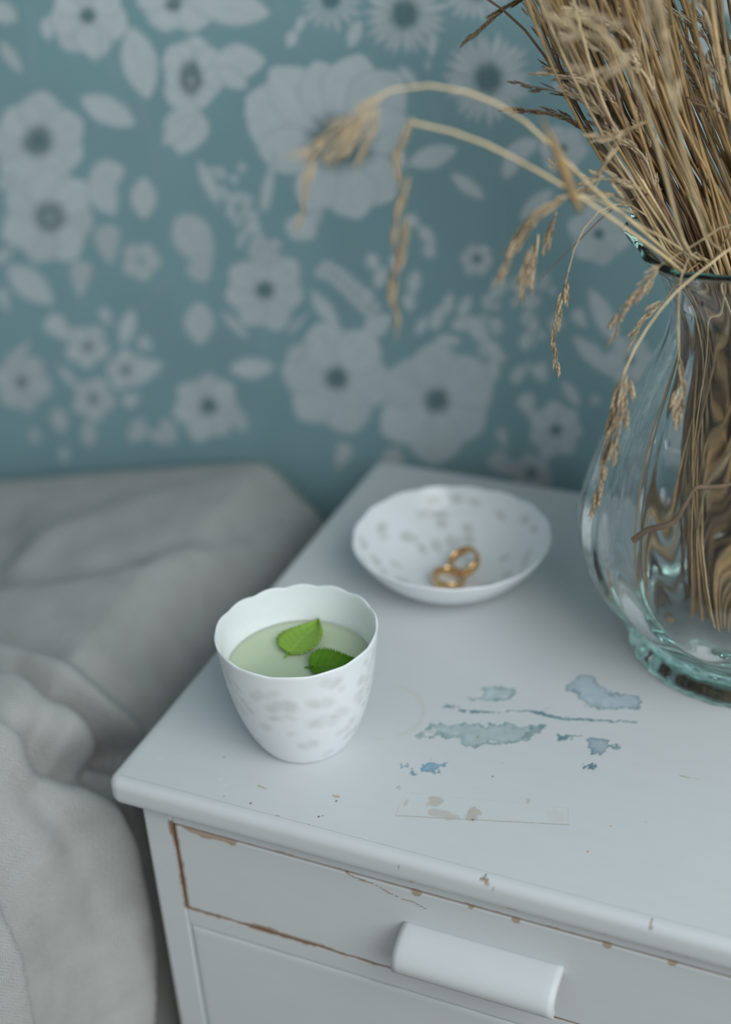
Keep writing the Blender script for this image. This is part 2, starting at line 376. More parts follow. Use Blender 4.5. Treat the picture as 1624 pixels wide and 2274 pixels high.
    for k in range(46):
        x = R_.uniform(1060, 1240); y = 600+R_.random()**1.1*230; a = R_.uniform(0.8, 2.4); l = R_.uniform(24, 44)
        if abs(x-1150) > 100-(y-600)*0.1: continue
        petal(x, y, x+l*math.cos(a), y+l*math.sin(a), l*0.33, R_.uniform(0.86, 1.0), 0.9)
    for (x, y, a, l) in ((925, 745, -1.1, 50), (960, 735, -1.2, 64), (990, 700, -1.35, 54), (1020, 705, -1.1, 56), (965, 755, 0.05, 62), (1000, 725, -0.2, 64), (1040, 700, 1.0, 80), (1075, 750, 0.9, 70), (1095, 790, 1.5, 60)):
        petal(x, y, x+l*math.cos(a), y+l*math.sin(a), l*0.26, 0.98, 0.9)
    leaf(1310, 640, 1375, 770, 24, 0.97); leaf(1270, 745, 1375, 840, 21, 0.97); leaf(1250, 845, 1290, 905, 15, 0.96); petal(1165, 875, 1180, 930, 22, 0.97); petal(1275, 690, 1305, 730, 17, 0.95)
    petal(1110, 950, 1125, 1000, 14, 0.9); petal(1190, 810, 1215, 850, 20, 0.95); petal(1330, 880, 1310, 900, 12, 0.9); flower(1400, 800, 60, 6, 0.2, 0.5, 0, 0.92); flower(1420, 960, 70, 6, 0.2, 0.5, 0.4, 0.92)
    flower(1235, 955, 64, 7, 0.26, 0.5, 0.1, 0.95); flower(1180, 1050, 52, 6, 0.3, 0.5, 0.4, 0.85); flower(1580, 700, 90, 6, 0.25, 0.5, 0.2, 0.95)
    # whole wall: fine region painted, the rest repeats it
    nx, nz = len(xs), len(zs)
    ii = ((np.round((xs-fx0)/0.0010).astype(int)) % (i1-i0)); jj = ((np.round((zs-fz0)/0.0010).astype(int)) % (j1-j0))
    full = C[ii][:, jj]
    XX, ZZ = np.meshgrid(xs, zs, indexing='ij')
    V = np.stack([XX, np.full_like(XX, WY), ZZ], -1).reshape(-1, 3)
    me = mesh_np('wall_back', V, gridq(nx, nz), colors=full.reshape(-1, 3))
    o = link('wall_back', me, M_wall, origin=(0, WY, -H)); tag(o, kind='structure')
    # the wall's thickness
    bm = bmesh.new(); bmesh.ops.create_cube(bm, size=1)
    for v in bm.verts: v.co = Vector((v.co.x*3.1-0.05, WY+0.052+v.co.y*0.1, 0.29+v.co.z*1.82))
    me2 = bpy.data.meshes.new('plaster'); bm.to_mesh(me2); bm.free()
    link('plaster', me2, mat_plain('plaster_core', (0.5, 0.5, 0.48), 0.9), o)
    return o
wall = build_wall()

me = bpy.data.meshes.new('floor'); me.from_pydata([(-1.6, -2.2, -H), (1.5, -2.2, -H), (1.5, WY, -H), (-1.6, WY, -H), (-1.6, -2.2, -H-0.03), (1.5, -2.2, -H-0.03), (1.5, WY, -H-0.03), (-1.6, WY, -H-0.03)], [],
    [(0, 1, 2, 3), (7, 6, 5, 4), (0, 4, 5, 1), (1, 5, 6, 2), (2, 6, 7, 3), (3, 7, 4, 0)])
tag(link('floor', me, M_floor, origin=(0, 0, -H)), kind='structure')

# ------------------------------------------------------------------ nightstand
TW, TD, TT = 0.43, 0.349, 0.0165           # top board
BX0, BX1, BY0, BY1 = 0.014, 0.416, 0.008, 0.340
stand = empty('nightstand', (0.215, 0.175, -H))
tag(stand, 'white painted wooden nightstand with chipped worn paint, drawer and long lip handle', 'nightstand')

def top_board():
    cr = 0.007; pts = []
    def seg(a, b, step):
        n = max(2, int(np.hypot(*(np.array(b)-a))/step)); return [np.array(a)+(np.array(b)-a)*k/n for k in range(n)]
    def arc(cx, cy, a0): return [np.array((cx+cr*math.cos(a0+t*math.pi/2), cy+cr*math.sin(a0+t*math.pi/2))) for t in np.arange(0, 1, 1/8)]
    pts += arc(cr, cr, math.pi); pts += seg((cr, 0), (TW-cr, 0), 0.0008); pts += arc(TW-cr, cr, -math.pi/2)
    pts += seg((TW, cr), (TW, TD-cr), 0.01); pts += arc(TW-cr, TD-cr, 0); pts += seg((TW-cr, TD), (cr, TD), 0.01)
    pts += arc(cr, TD-cr, math.pi/2); pts += seg((0, TD-cr), (0, cr), 0.004)
    P = np.array(pts); n = len(P)
    d = np.roll(P, -1, 0)-np.roll(P, 1, 0); N = np.stack([d[:, 1], -d[:, 0]], 1); N /= np.linalg.norm(N, axis=1)[:, None]
    prof = [(0.0050, 0.0), (0.0034, -0.0001), (0.0020, -0.0007), (0.0009, -0.0018), (0.0002, -0.0034), (0, -0.005), (0, -0.0075), (0, -0.010), (0.0002, -0.0118), (0.0008, -0.0135), (0.0022, -0.0150), (0.004, -0.016), (0.007, -TT)]
    wob = 0.00035*(fbm(P[:, 0]+P[:, 1], P[:, 1]*0, 0.03, 2)-0.5)
    V = []; Cc = []
    for o_, z in prof:
        q = P-N*np.clip(o_+wob*(1 if o_ < 0.004 else 0), 0, None)[:, None]
        V.append(np.column_stack([q, np.full(n, z)]))
        c = np.ones((n, 3))*PAINT
        fr = P[:, 1] < 0.001
        # chips on the arris of the front edge
        for (cx, w, zc, hh, cc) in ((0.1990, 0.0020, -0.0006, 0.0008, WOOD_T*0.6), (0.2008, 0.0010, -0.0018, 0.0014, WOOD_T), (0.2745, 0.0010, -0.0016, 0.0018, WOOD_T*0.8), (0.158, 0.0007, -0.005, 0.0012, WOOD_T), (0.204, 0.0005, -0.0035, 0.0008, WOOD_T)):
            m = fr & (np.abs(P[:, 0]-cx)/w+abs(z-zc)/hh < 0.55+0.9*vnoise(P[:, 0], P[:, 0]*0+z, 0.0012, 4)); c[m] = cc
        if z < -0.0125:
            for (cx, w) in ((0.1638, 0.0012), (0.2125, 0.0034), (0.2545, 0.0010), (0.2835, 0.0022), (0.2905, 0.001)):
                m = fr & (np.abs(P[:, 0]-cx) < w*(0.3+1.0*vnoise(P[:, 0], P[:, 0]*0+z*3, 0.0012, 9))); c[m] = WOOD_T
        Cc.append(c)
    V = np.concatenate(V); Cc = np.concatenate(Cc)
    q = gridq(len(prof), n, cv=True, flip=True)
    me = mesh_np('top_board', V, q, colors=Cc)
    bm = bmesh.new(); bm.from_mesh(me); bm.verts.ensure_lookup_table()
    f1 = bm.faces.new([bm.verts[i] for i in range(n)]); f1.smooth = True
    f2 = bm.faces.new([bm.verts[(len(prof)-1)*n+i] for i in range(n)][::-1])
    bmesh.ops.recalc_face_normals(bm, faces=bm.faces); bm.to_mesh(me); bm.free()
    return link('top_board', me, M_paint, stand)
tb = top_board()

def worn_surface():
    """upper paint layer of the top with its flaked patches, stains and specks"""
    st = 0.00048
    xs = np.arange(0.006, 0.345, st); ys = np.arange(0.006, 0.195, st)
    X, Y = np.meshgrid(xs, ys, indexing='ij')
    C = np.ones(X.shape+(3,))*PAINT; Zr = np.zeros(X.shape)
    crop7 = lambda p: on_z(840+p[0]/2.0714, 1440+p[1]/2.0714)[:2]
    crop8 = lambda p: on_z(220+p[0]/2.03, 1640+p[1]/2.03)[:2]
    TEAL = lin(84, 112, 116)*1.38; GREY = lin(154, 166, 174)*1.40; BLUE = lin(100, 124, 137)*1.38
    def region(P, m):
        a0, a1 = np.searchsorted(xs, P[:, 0].min()-m), np.searchsorted(xs, P[:, 0].max()+m)
        b0, b1 = np.searchsorted(ys, P[:, 1].min()-m), np.searchsorted(ys, P[:, 1].max()+m)
        return (slice(a0, a1), slice(b0, b1))
    def sdf(P, x, y):
        d = np.full(x.shape, 9.0); ins = np.zeros(x.shape, bool)
        for a, b in zip(P, np.roll(P, -1, 0)):
            e = b-a; L2 = max((e**2).sum(), 1e-12); t = np.clip(((x-a[0])*e[0]+(y-a[1])*e[1])/L2, 0, 1)
            d = np.minimum(d, np.hypot(x-a[0]-t*e[0], y-a[1]-t*e[1]))
            c = (a[1] > y) != (b[1] > y)
            ins ^= c & (x < (b[0]-a[0])*(y-a[1])/(b[1]-a[1]+1e-15)+a[0])
        return np.where(ins, -d, d)
    def patch(poly, edge=TEAL, inner=GREY, jag=0.0022, sc_=0.0026, ew=0.0010, broken=0.0, seed=0, conv=crop7, depth=0.00012):
        P = np.array([conv(p) for p in poly]); sl = region(P, 0.004)
        x = X[sl]; y = Y[sl]
        wx = x+jag*(fbm(x, y, sc_, 11+seed, 5)-0.5)*3.6; wy = y+jag*(fbm(x, y, sc_, 31+seed, 5)-0.5)*3.6
        d = sdf(P, wx, wy)
        if broken: d = d+broken*(fbm(x, y, 0.0016, 5+seed, 3)-0.42)*0.006
        a = 1-sstep(-0.00022, 0.00022, d)
        e = np.exp(-(np.clip(-d, 0, None)/ew)**1.3)*(0.55+0.9*vnoise(x, y, 0.006, seed+2)); e = np.clip(e, 0, 1)
        cc = inner*(0.8+0.4*fbm(x, y, 0.004, seed+7))[..., None]*(1-e[..., None])+edge*e[..., None]
        C[sl] = C[sl]*(1-a[..., None])+cc*a[..., None]; Zr[sl] = np.minimum(Zr[sl], -depth*a)
    GR = lin(150, 162, 164)*1.40; GT = lin(84, 118, 112)*1.38
    patch([(465, 182), (530, 178), (628, 185), (625, 215), (612, 235), (560, 240), (500, 238), (402, 234), (480, 222), (490, 205)], GT, GR*1.12, 0.0016, seed=1)
    patch([(858, 185), (900, 150), (940, 115), (990, 125), (1010, 160), (1050, 195), (1080, 210), (1190, 212), (1212, 250), (1190, 278), (1150, 280), (1050, 282), (985, 270), (940, 240), (900, 200)], TEAL, GREY, 0.0018, seed=2)
    patch([(292, 275), (315, 258), (350, 265), (345, 282)], TEAL, TEAL, 0.0018, 0.002, broken=0.5, seed=3)
    patch([(365, 285), (390, 272), (410, 280), (380, 290)], TEAL, TEAL, 0.0018, 0.002, broken=0.5, seed=4)
    patch([(415, 288), (560, 289), (700, 285), (740, 285), (800, 306), (880, 322), (1010, 325), (1100, 331), (1197, 337), (1197, 342), (1100, 338), (1010, 334), (880, 330), (800, 319), (730, 303), (690, 293), (560, 294), (430, 300)], TEAL*1.1, TEAL*1.3, 0.0009, 0.003, broken=0.25, seed=5)
    patch([(170, 410), (200, 380), (250, 346), (300, 352), (370, 346), (450, 350), (520, 352), (600, 345), (660, 360), (770, 355), (740, 380), (700, 400), (680, 425), (620, 430), (570, 440), (500, 430), (470, 455), (430, 455), (390, 435), (380, 415), (330, 412), (280, 398), (230, 405)], GT, GR, 0.0022, seed=6)
    patch([(170, 412), (215, 375), (262, 345), (300, 400), (225, 410)], GT, PAINT*0.95, 0.002, 0.002, broken=0.6, seed=16)
    patch([(700, 365), (770, 355), (755, 382), (700, 400), (650, 425)], TEAL, GR*0.9, 0.002, 0.002, broken=0.4, seed=17)
    patch([(815, 392), (860, 398), (955, 402), (900, 408), (860, 428), (830, 432)], TEAL, TEAL*1.25, 0.0016, seed=7)
    patch([(965, 415), (1060, 422), (1060, 440), (1120, 450), (1060, 458), (1030, 488), (990, 480), (970, 450)], TEAL, GREY*0.8, 0.002, 0.003, seed=8)
    patch([(190, 545), (235, 514), (260, 530), (302, 522), (288, 570), (240, 570), (200, 567)], BLUE, BLUE*1.45, 0.002, 0.002, broken=0.55, seed=9)
    patch([(145, 556), (182, 554), (175, 584), (148, 578)], BLUE, BLUE*1.3, 0.002, 0.002, broken=0.6, seed=10)
    patch([(112, 535), (148, 533), (146, 548), (112, 546)], BLUE, BLUE*1.2, 0.0015, 0.0015, broken=0.6, seed=11)
    patch([(950, 528), (1008, 532), (1004, 556), (952, 556)], TEAL, TEAL*1.2, 0.0016, 0.0015, broken=0.85, seed=12)
    patch([(78, 634), (110, 634), (108, 643), (78, 643)], TEAL, TEAL, 0.0008, 0.001, broken=0.35, seed=13)
    patch([(760, 275), (780, 272), (775, 285)], TEAL, TEAL, 0.001, 0.001, broken=0.5, seed=14)
    def smudge(p, rx, ry, c, a, conv=crop7, sc_=0.003, seed=0, ang=0.0):
        P = np.array([conv(p)]); m = max(rx, ry)*1.6; sl = region(P, m); dx = X[sl]-P[0, 0]; dy = Y[sl]-P[0, 1]
        x = dx*math.cos(ang)+dy*math.sin(ang); y = -dx*math.sin(ang)+dy*math.cos(ang)
        d = np.hypot(x/rx, y/ry)+1.1*(fbm(X[sl], Y[sl], sc_, 40+seed)-0.5)
        aa = (1-sstep(0.75, 1.05, d))*a
        C[sl] = C[sl]*(1-aa[..., None])+np.asarray(c)*aa[..., None]
    BEI = np.array([0.47, 0.42, 0.36])
    # remains of a strip of tape
    T = [crop7(p) for p in ((125, 663), (875, 735), (875, 812), (80, 770))]
    def stroke(P0, P1, w, c, a, brk=0.5, seed=0):
        P = np.array([P0, P1]); sl = region(P, w*3+0.001); x = X[sl]; y = Y[sl]; e = P[1]-P[0]
        t = np.clip(((x-P0[0])*e[0]+(y-P0[1])*e[1])/(e**2).sum(), 0, 1); d = np.hypot(x-P0[0]-t*e[0], y-P0[1]-t*e[1])
        aa = (1-sstep(w*0.5, w*1.3, d))*a*sstep(brk-0.25, brk+0.15, fbm(x, y, 0.006, 50+seed)+0.1)
        C[sl] = C[sl]*(1-aa[..., None])+np.asarray(c)*aa[..., None]
    sl = region(np.array(T), 0.002); dd = sdf(np.array(T), X[sl], Y[sl]); aa = (1-sstep(-0.0003, 0.0003, dd))*0.10
    C[sl] = C[sl]*(1-aa[..., None])+np.array([0.66, 0.65, 0.62])*aa[..., None]
    stroke(T[3], T[2], 0.00032, BEI*0.8, 0.75, 0.35, 1); stroke(T[0], T[3], 0.00025, BEI, 0.4, 0.5, 2); stroke(T[1], T[2], 0.0003, BEI, 0.4, 0.5, 3); stroke(T[0], T[1], 0.0002, BEI, 0.3, 0.55, 4)
    smudge((258, 708), 0.0042, 0.0042, BEI, 0.65, seed=1); smudge((300, 765), 0.008, 0.003, BEI, 0.6, seed=2); smudge((440, 765), 0.0036, 0.0055, BEI, 0.8, seed=3); smudge((128, 712), 0.001, 0.003, BEI, 0.6, seed=4); smudge((690, 703), 0.001, 0.002, BEI, 0.6, seed=5)
    smudge((820, 770), 0.005, 0.004, BEI*1.2, 0.25, seed=6); smudge((436, 788), 0.0009, 0.0006, BEI*0.3, 0.9, seed=6)
    # ring left by a cup
    rc = crop7((10, 290)); sl = region(np.array([rc]), 0.034); dx = X[sl]-rc[0]; dy = Y[sl]-rc[1]; rr = np.hypot(dx, dy); th = np.arctan2(dy, dx)
    aa = np.exp(-((rr-0.0225)/0.0009)**2)*0.28*sstep(0.3, 0.6, fbm(X[sl], Y[sl], 0.01, 60)+0.1)*sstep(-2.0, -1.2, th)*(1-sstep(1.3, 2.2, th))
    C[sl] = C[sl]*(1-aa[..., None])+np.array([0.50, 0.46, 0.30])*aa[..., None]
    # specks, chips, scratches
    DK = np.array([0.05, 0.05, 0.06]); OR = np.array([0.62, 0.25, 0.08])
    for (x, y, r, c) in ((685, 292, 0.0007, DK), (1070, 283, 0.0008, DK), (990, 353, 0.0006, DK), (1009, 349, 0.0004, DK), (945, 391, 0.0006, DK), (1020, 455, 0.0006, OR), (1075, 467, 0.0006, OR), (1148, 481, 0.0008, DK*3), (1440, 576, 0.0006, OR), (1022, 486, 0.0004, OR), (563, 262, 0.0005, BEI*0.6), (645, 341, 0.0005, BEI*0.5)):
        smudge((x, y), r, r, c, 0.95, crop8, seed=x)
    for (x, y, r) in ((1070, 817, 0.0006), (963, 936, 0.0006), (1230, 800, 0.0003)): smudge((x, y), r, r, OR, 0.95, seed=x)
    smudge((527, 590), 0.0005, 0.0005, BLUE*0.6, 0.9, seed=2); smudge((572, 530), 0.0012, 0.0004, BEI, 0.8, seed=3, ang=0.7); smudge((458, 408), 0.0006, 0.0006, np.array([0.28, 0.24, 0.08]), 0.9, seed=4)
    CH = np.array([0.45, 0.37, 0.28])
    for (x, y, rx, ry, ang) in ((800, 353, 0.0017, 0.001, 0), (785, 378, 0.0013, 0.001, 0), (845, 402, 0.0034, 0.0018, 0.3), (905, 407, 0.0044, 0.0013, 0.1), (858, 380, 0.0022, 0.0012, 0.9), (1070, 262, 0.0021, 0.0008, 0), (730, 218, 0.0034, 0.0007, -0.2), (815, 388, 0.0008, 0.0007, 0), (565, 85, 0.001, 0.0007, 0)):
        smudge((x, y), rx, ry, CH, 0.95, crop8, 0.0015, int(x), ang)
    stroke(crop7((1390, 586)), crop7((1430, 596)), 0.0005, CH, 0.8, 0.2); stroke(crop7((1430, 596)), crop7((1485, 604)), 0.0003, CH, 0.5, 0.3)
    for (x, y) in ((265, 92), (285, 94), (548, 183), (570, 212), (350, 258)): smudge((x, y), 0.0013, 0.0005, np.minimum(PAINT*1.15, 0.95), 0.9, crop8, seed=y)
    V = np.stack([X, Y, 0.00018+Zr], -1).reshape(-1, 3)
    me = mesh_np('worn_paint', V, gridq(len(xs), len(ys)), colors=C.reshape(-1, 3))
    o = link('worn_paint', me, M_paint, stand); o['label'] = 'flaked white paint with teal patches and tape residue'
worn_surface()

def slab(name, x0, x1, z0, z1, yf, yb, parent, paint, step=0.0008, r=0.0008, hollow_back=False):
    """board whose front face is a fine grid; paint(x,z) gives the colour"""
    def axis(a, b):
        n = max(2, int((b-a)/step)); core = list(np.linspace(a+r, b-r, n))
        return np.array([a, a]+[a+0.3*r]+core+[b-0.3*r]+[b, b]), np.array([yb-yf, r]+[0.3*r]+[0.0]*n+[0.3*r]+[r, yb-yf])
    ax, dx = axis(x0, x1); az, dz = axis(z0, z1)
    X, Z = np.meshgrid(ax, az, indexing='ij'); Dp = np.maximum(dx[:, None], dz[None, :])
    V = np.stack([X, yf+Dp, Z], -1).reshape(-1, 3); nu, nv = X.shape
    q = gridq(nu, nv)
    back = np.array([[0, nv-1, nu*nv-1, (nu-1)*nv]])
    Cc = paint(X, Z)
    me = mesh_np(name, V, np.concatenate([q, back]), colors=Cc.reshape(-1, 3), smooth=False)
    return link(name, me, M_paint, parent)

def plain_paint(X, Z): return np.ones(X.shape+(3,))*PAINT
def chips(X, Z, rules, base=PAINT):
    """rules: list of (distance array, width fn array, colour)"""
    C = np.ones(X.shape+(3,))*base
    for d, w, c in rules:
        a = 1-sstep(w-0.00025, w+0.00025, d); C = C*(1-a[..., None])+np.asarray(c)*a[..., None]
    return C
DX0, DX1, DZ0, DZ1 = 0.0318, 0.398, -0.0843, -0.0268
WMID = np.array([0.24, 0.135, 0.08])
def drawer_paint(X, Z):
    nz = fbm(X, Z, 0.008, 71, 5); n2 = fbm(X, Z, 0.02, 75, 3)
    dl = X-DX0; db = Z-DZ0; dt = DZ1-Z
    bw = 0.0003+0.0032*np.clip(nz-0.42, 0, 1)*sstep(0.25, 0.14, X)+0.0013*sstep(0.06, 0.075, X)*(1-sstep(0.11, 0.12, X))
    lw = 0.0006+0.0055*np.clip(nz-0.45, 0, 1)
    tw = -0.0001+0.009*np.clip(nz-0.42, 0, 1)*sstep(0.034, 0.042, X)*(1-sstep(0.066, 0.074, X))
    tw = tw+0.0006*np.clip(n2-0.45, 0, 1)
    for cx, w in ((0.1630, 0.0026), (0.2120, 0.0022), (0.2545, 0.0022), (0.2835, 0.0020), (0.190, 0.0013)): tw = np.maximum(tw, np.sqrt(np.clip(w*w-(X-cx)**2, 0, None)))
    C = chips(X, Z, [(dt, tw, WOOD_T), (dl, lw+0.0010, WOOD_T*0.9), (dl, lw*0.6, WMID), (db, bw*1.3+0.0002, WOOD_T*0.9), (db, bw*0.75, WMID)])
    # hairline crack in the paint running down to the right
    ln = -0.0268-(X-0.128)*0.235-0.0006*np.sin(X*300); m = (np.abs(Z-ln) < 0.00035*(0.4+1.2*vnoise(X, Z, 0.004, 3))) & (X > 0.126) & (X < 0.168); C[m] = WOOD_T*0.85
    return C
def stile_paint(X, Z):
    nz = fbm(X, Z, 0.009, 81, 5); de = 0.0308-X; band = (Z > DZ0-0.001) & (Z < DZ1+0.002)
    w = np.where(band, 0.0003+0.0075*np.clip(nz-0.46, 0, 1)+0.0008*sstep(-0.045, -0.03, Z), -1)
    ol = np.where(Z < -0.016, 0.00002+0.0022*np.clip(nz-0.5, 0, 1), -1)
    return chips(X, Z, [(de, w+0.0005*(w > 0), WOOD_T*0.85), (de, w*0.7, WMID), (X-BX0, ol, WOOD_T)])
def rail_paint(X, Z):
    nz = fbm(X, Z, 0.01, 91, 5); d = -0.0853-Z
    w = 0.0002+0.0042*np.clip(nz-0.47, 0, 1)*(1-sstep(0.20, 0.25, X))
    return chips(X, Z, [(d, w, WOOD_T*0.9), (d, w*0.4, WMID)])
def top_rail_paint(X, Z):
    nz = fbm(X, Z, 0.008, 95, 5); d = Z+0.0262
    return chips(X, Z, [(d, 0.0001+0.003*np.clip(nz-0.5, 0, 1), WOOD_T), (d, 0.0001+0.001*np.clip(nz-0.45, 0, 1), WMID)])
slab('stile', BX0, 0.0308, -H+0.03, -TT+0.0005, BY0, BY0+0.018, stand, stile_paint, 0.0012)
slab('stile', 0.3992, BX1, -H+0.03, -TT+0.0005, BY0, BY0+0.018, stand, plain_paint, 0.004)
slab('top_rail', 0.0308, 0.3992, -0.0262, -TT+0.0005, BY0+0.0001, BY0+0.016, stand, top_rail_paint, 0.0010)
slab('rail', 0.0308, 0.3992, -0.0978, -0.0853, BY0+0.0002, BY0+0.016, stand, rail_paint, 0.0010)
slab('rail', 0.0308, 0.3992, -H+0.03, -H+0.06, BY0+0.0002, BY0+0.016, stand, plain_paint, 0.01)
drawer = slab('drawer', DX0, DX1, DZ0, DZ1, BY0-0.0004, BY0+0.016, stand, drawer_paint, 0.0007)
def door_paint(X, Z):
    nz = fbm(X, Z, 0.02, 97, 4); GAP_SHADE = lin(118, 138, 144)*1.3
    return chips(X, Z, [(X-0.0313, 0.0009+0*nz, GAP_SHADE), (-0.0984-Z, 0.0001+0.0008*np.clip(nz-0.5, 0, 1), GAP_SHADE)])  # blue-grey gap shadow painted into the door's left and top edge colour
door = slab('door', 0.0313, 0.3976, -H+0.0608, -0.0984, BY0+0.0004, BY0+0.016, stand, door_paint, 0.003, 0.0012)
def box(name, x0, x1, y0, y1, z0, z1, parent, mat, bev=0.0):
    bm = bmesh.new(); bmesh.ops.create_cube(bm, size=1)
    for v in bm.verts: v.co = Vector(((x0+x1)/2+v.co.x*(x1-x0), (y0+y1)/2+v.co.y*(y1-y0), (z0+z1)/2+v.co.z*(z1-z0)))
    if bev: bmesh.ops.bevel(bm, geom=list(bm.edges), offset=bev, segments=2, affect='EDGES')
    me = bpy.data.meshes.new(name); bm.to_mesh(me); bm.free()
    a = me.color_attributes.new('Col', 'FLOAT_COLOR', 'POINT'); c = np.ones((len(me.vertices), 4), np.float32); c[:, :3] = PAINT; a.data.foreach_set('color', c.ravel())
    return link(name, me, mat, parent)
box('side_panel', BX0, BX0+0.014, BY0+0.018, BY1, -H+0.03, -TT+0.0005, stand, M_paint)
box('side_panel', BX1-0.014, BX1, BY0+0.018, BY1, -H+0.03, -TT+0.0005, stand, M_paint)
box('back_panel', BX0+0.014, BX1-0.014, BY1-0.008, BY1, -H+0.03, -TT+0.0005, stand, M_wood)
box('carcass', 0.028, 0.402, BY0+0.0055, BY0+0.0158, -H+0.031, -0.0175, stand, M_wood)
for sx in (0, 1):
    for sy in (0, 1):
        x = BX0+0.002 if sx == 0 else BX1-0.037; y = BY0+0.003 if sy == 0 else BY1-0.037
        box('foot', x, x+0.035, y, y+0.035, -H, -H+0.031, stand, M_paint, 0.003)
def handle():
    y0 = BY0-0.0004
    outer = []
    for k in range(15):
        t = k/14; a = math.radians(90-112*t)
        outer.append((y0+0.001-0.0195*math.cos(a), -0.0605+0.0125*math.sin(a)))
    # outward curve from the drawer face over to the lower lip, then back inside
    inner = []
    for k in range(11):
        t = k/10; a = math.radians(-20+105*t)
        inner.append((y0+0.001-0.0155*math.cos(a), -0.0607+0.0088*math.sin(a)))
    prof = outer+inner+[(y0+0.001, -0.0515)]
    n = len(prof); nx = 26; xs = np.linspace(0.1557, 0.2350, nx)
    V = []
    for i, x in enumerate(xs):
        e = min(i, nx-1-i); sh = 0.0009 if e == 0 else 0
        for (y, z) in prof:
            V.append((x, y+sh*0.4, z-(sh*0.5)))
    bm = bmesh.new(); vs = [bm.verts.new(v) for v in V]
    for i in range(nx-1):
        for k in range(n):
            bm.faces.new([vs[i*n+k], vs[i*n+(k+1) % n], vs[(i+1)*n+(k+1) % n], vs[(i+1)*n+k]])
    e0 = bm.faces.new([vs[k] for k in range(n)][::-1]); e1 = bm.faces.new([vs[(nx-1)*n+k] for k in range(n)])
    bmesh.ops.recalc_face_normals(bm, faces=bm.faces)
    for f in bm.faces: f.smooth = len(f.verts) == 4
    me = bpy.data.meshes.new('handle'); bm.to_mesh(me); bm.free()
    c = np.ones((len(me.vertices), 4), np.float32); co = np.array([v.co[:] for v in me.vertices])
    c[:, :3] = PAINT
    
    a = me.color_attributes.new('Col', 'FLOAT_COLOR', 'POINT'); a.data.foreach_set('color', c.ravel())
    o = link('handle', me, M_paint, drawer); o['label'] = 'white curved lip handle across the drawer front'
handle()

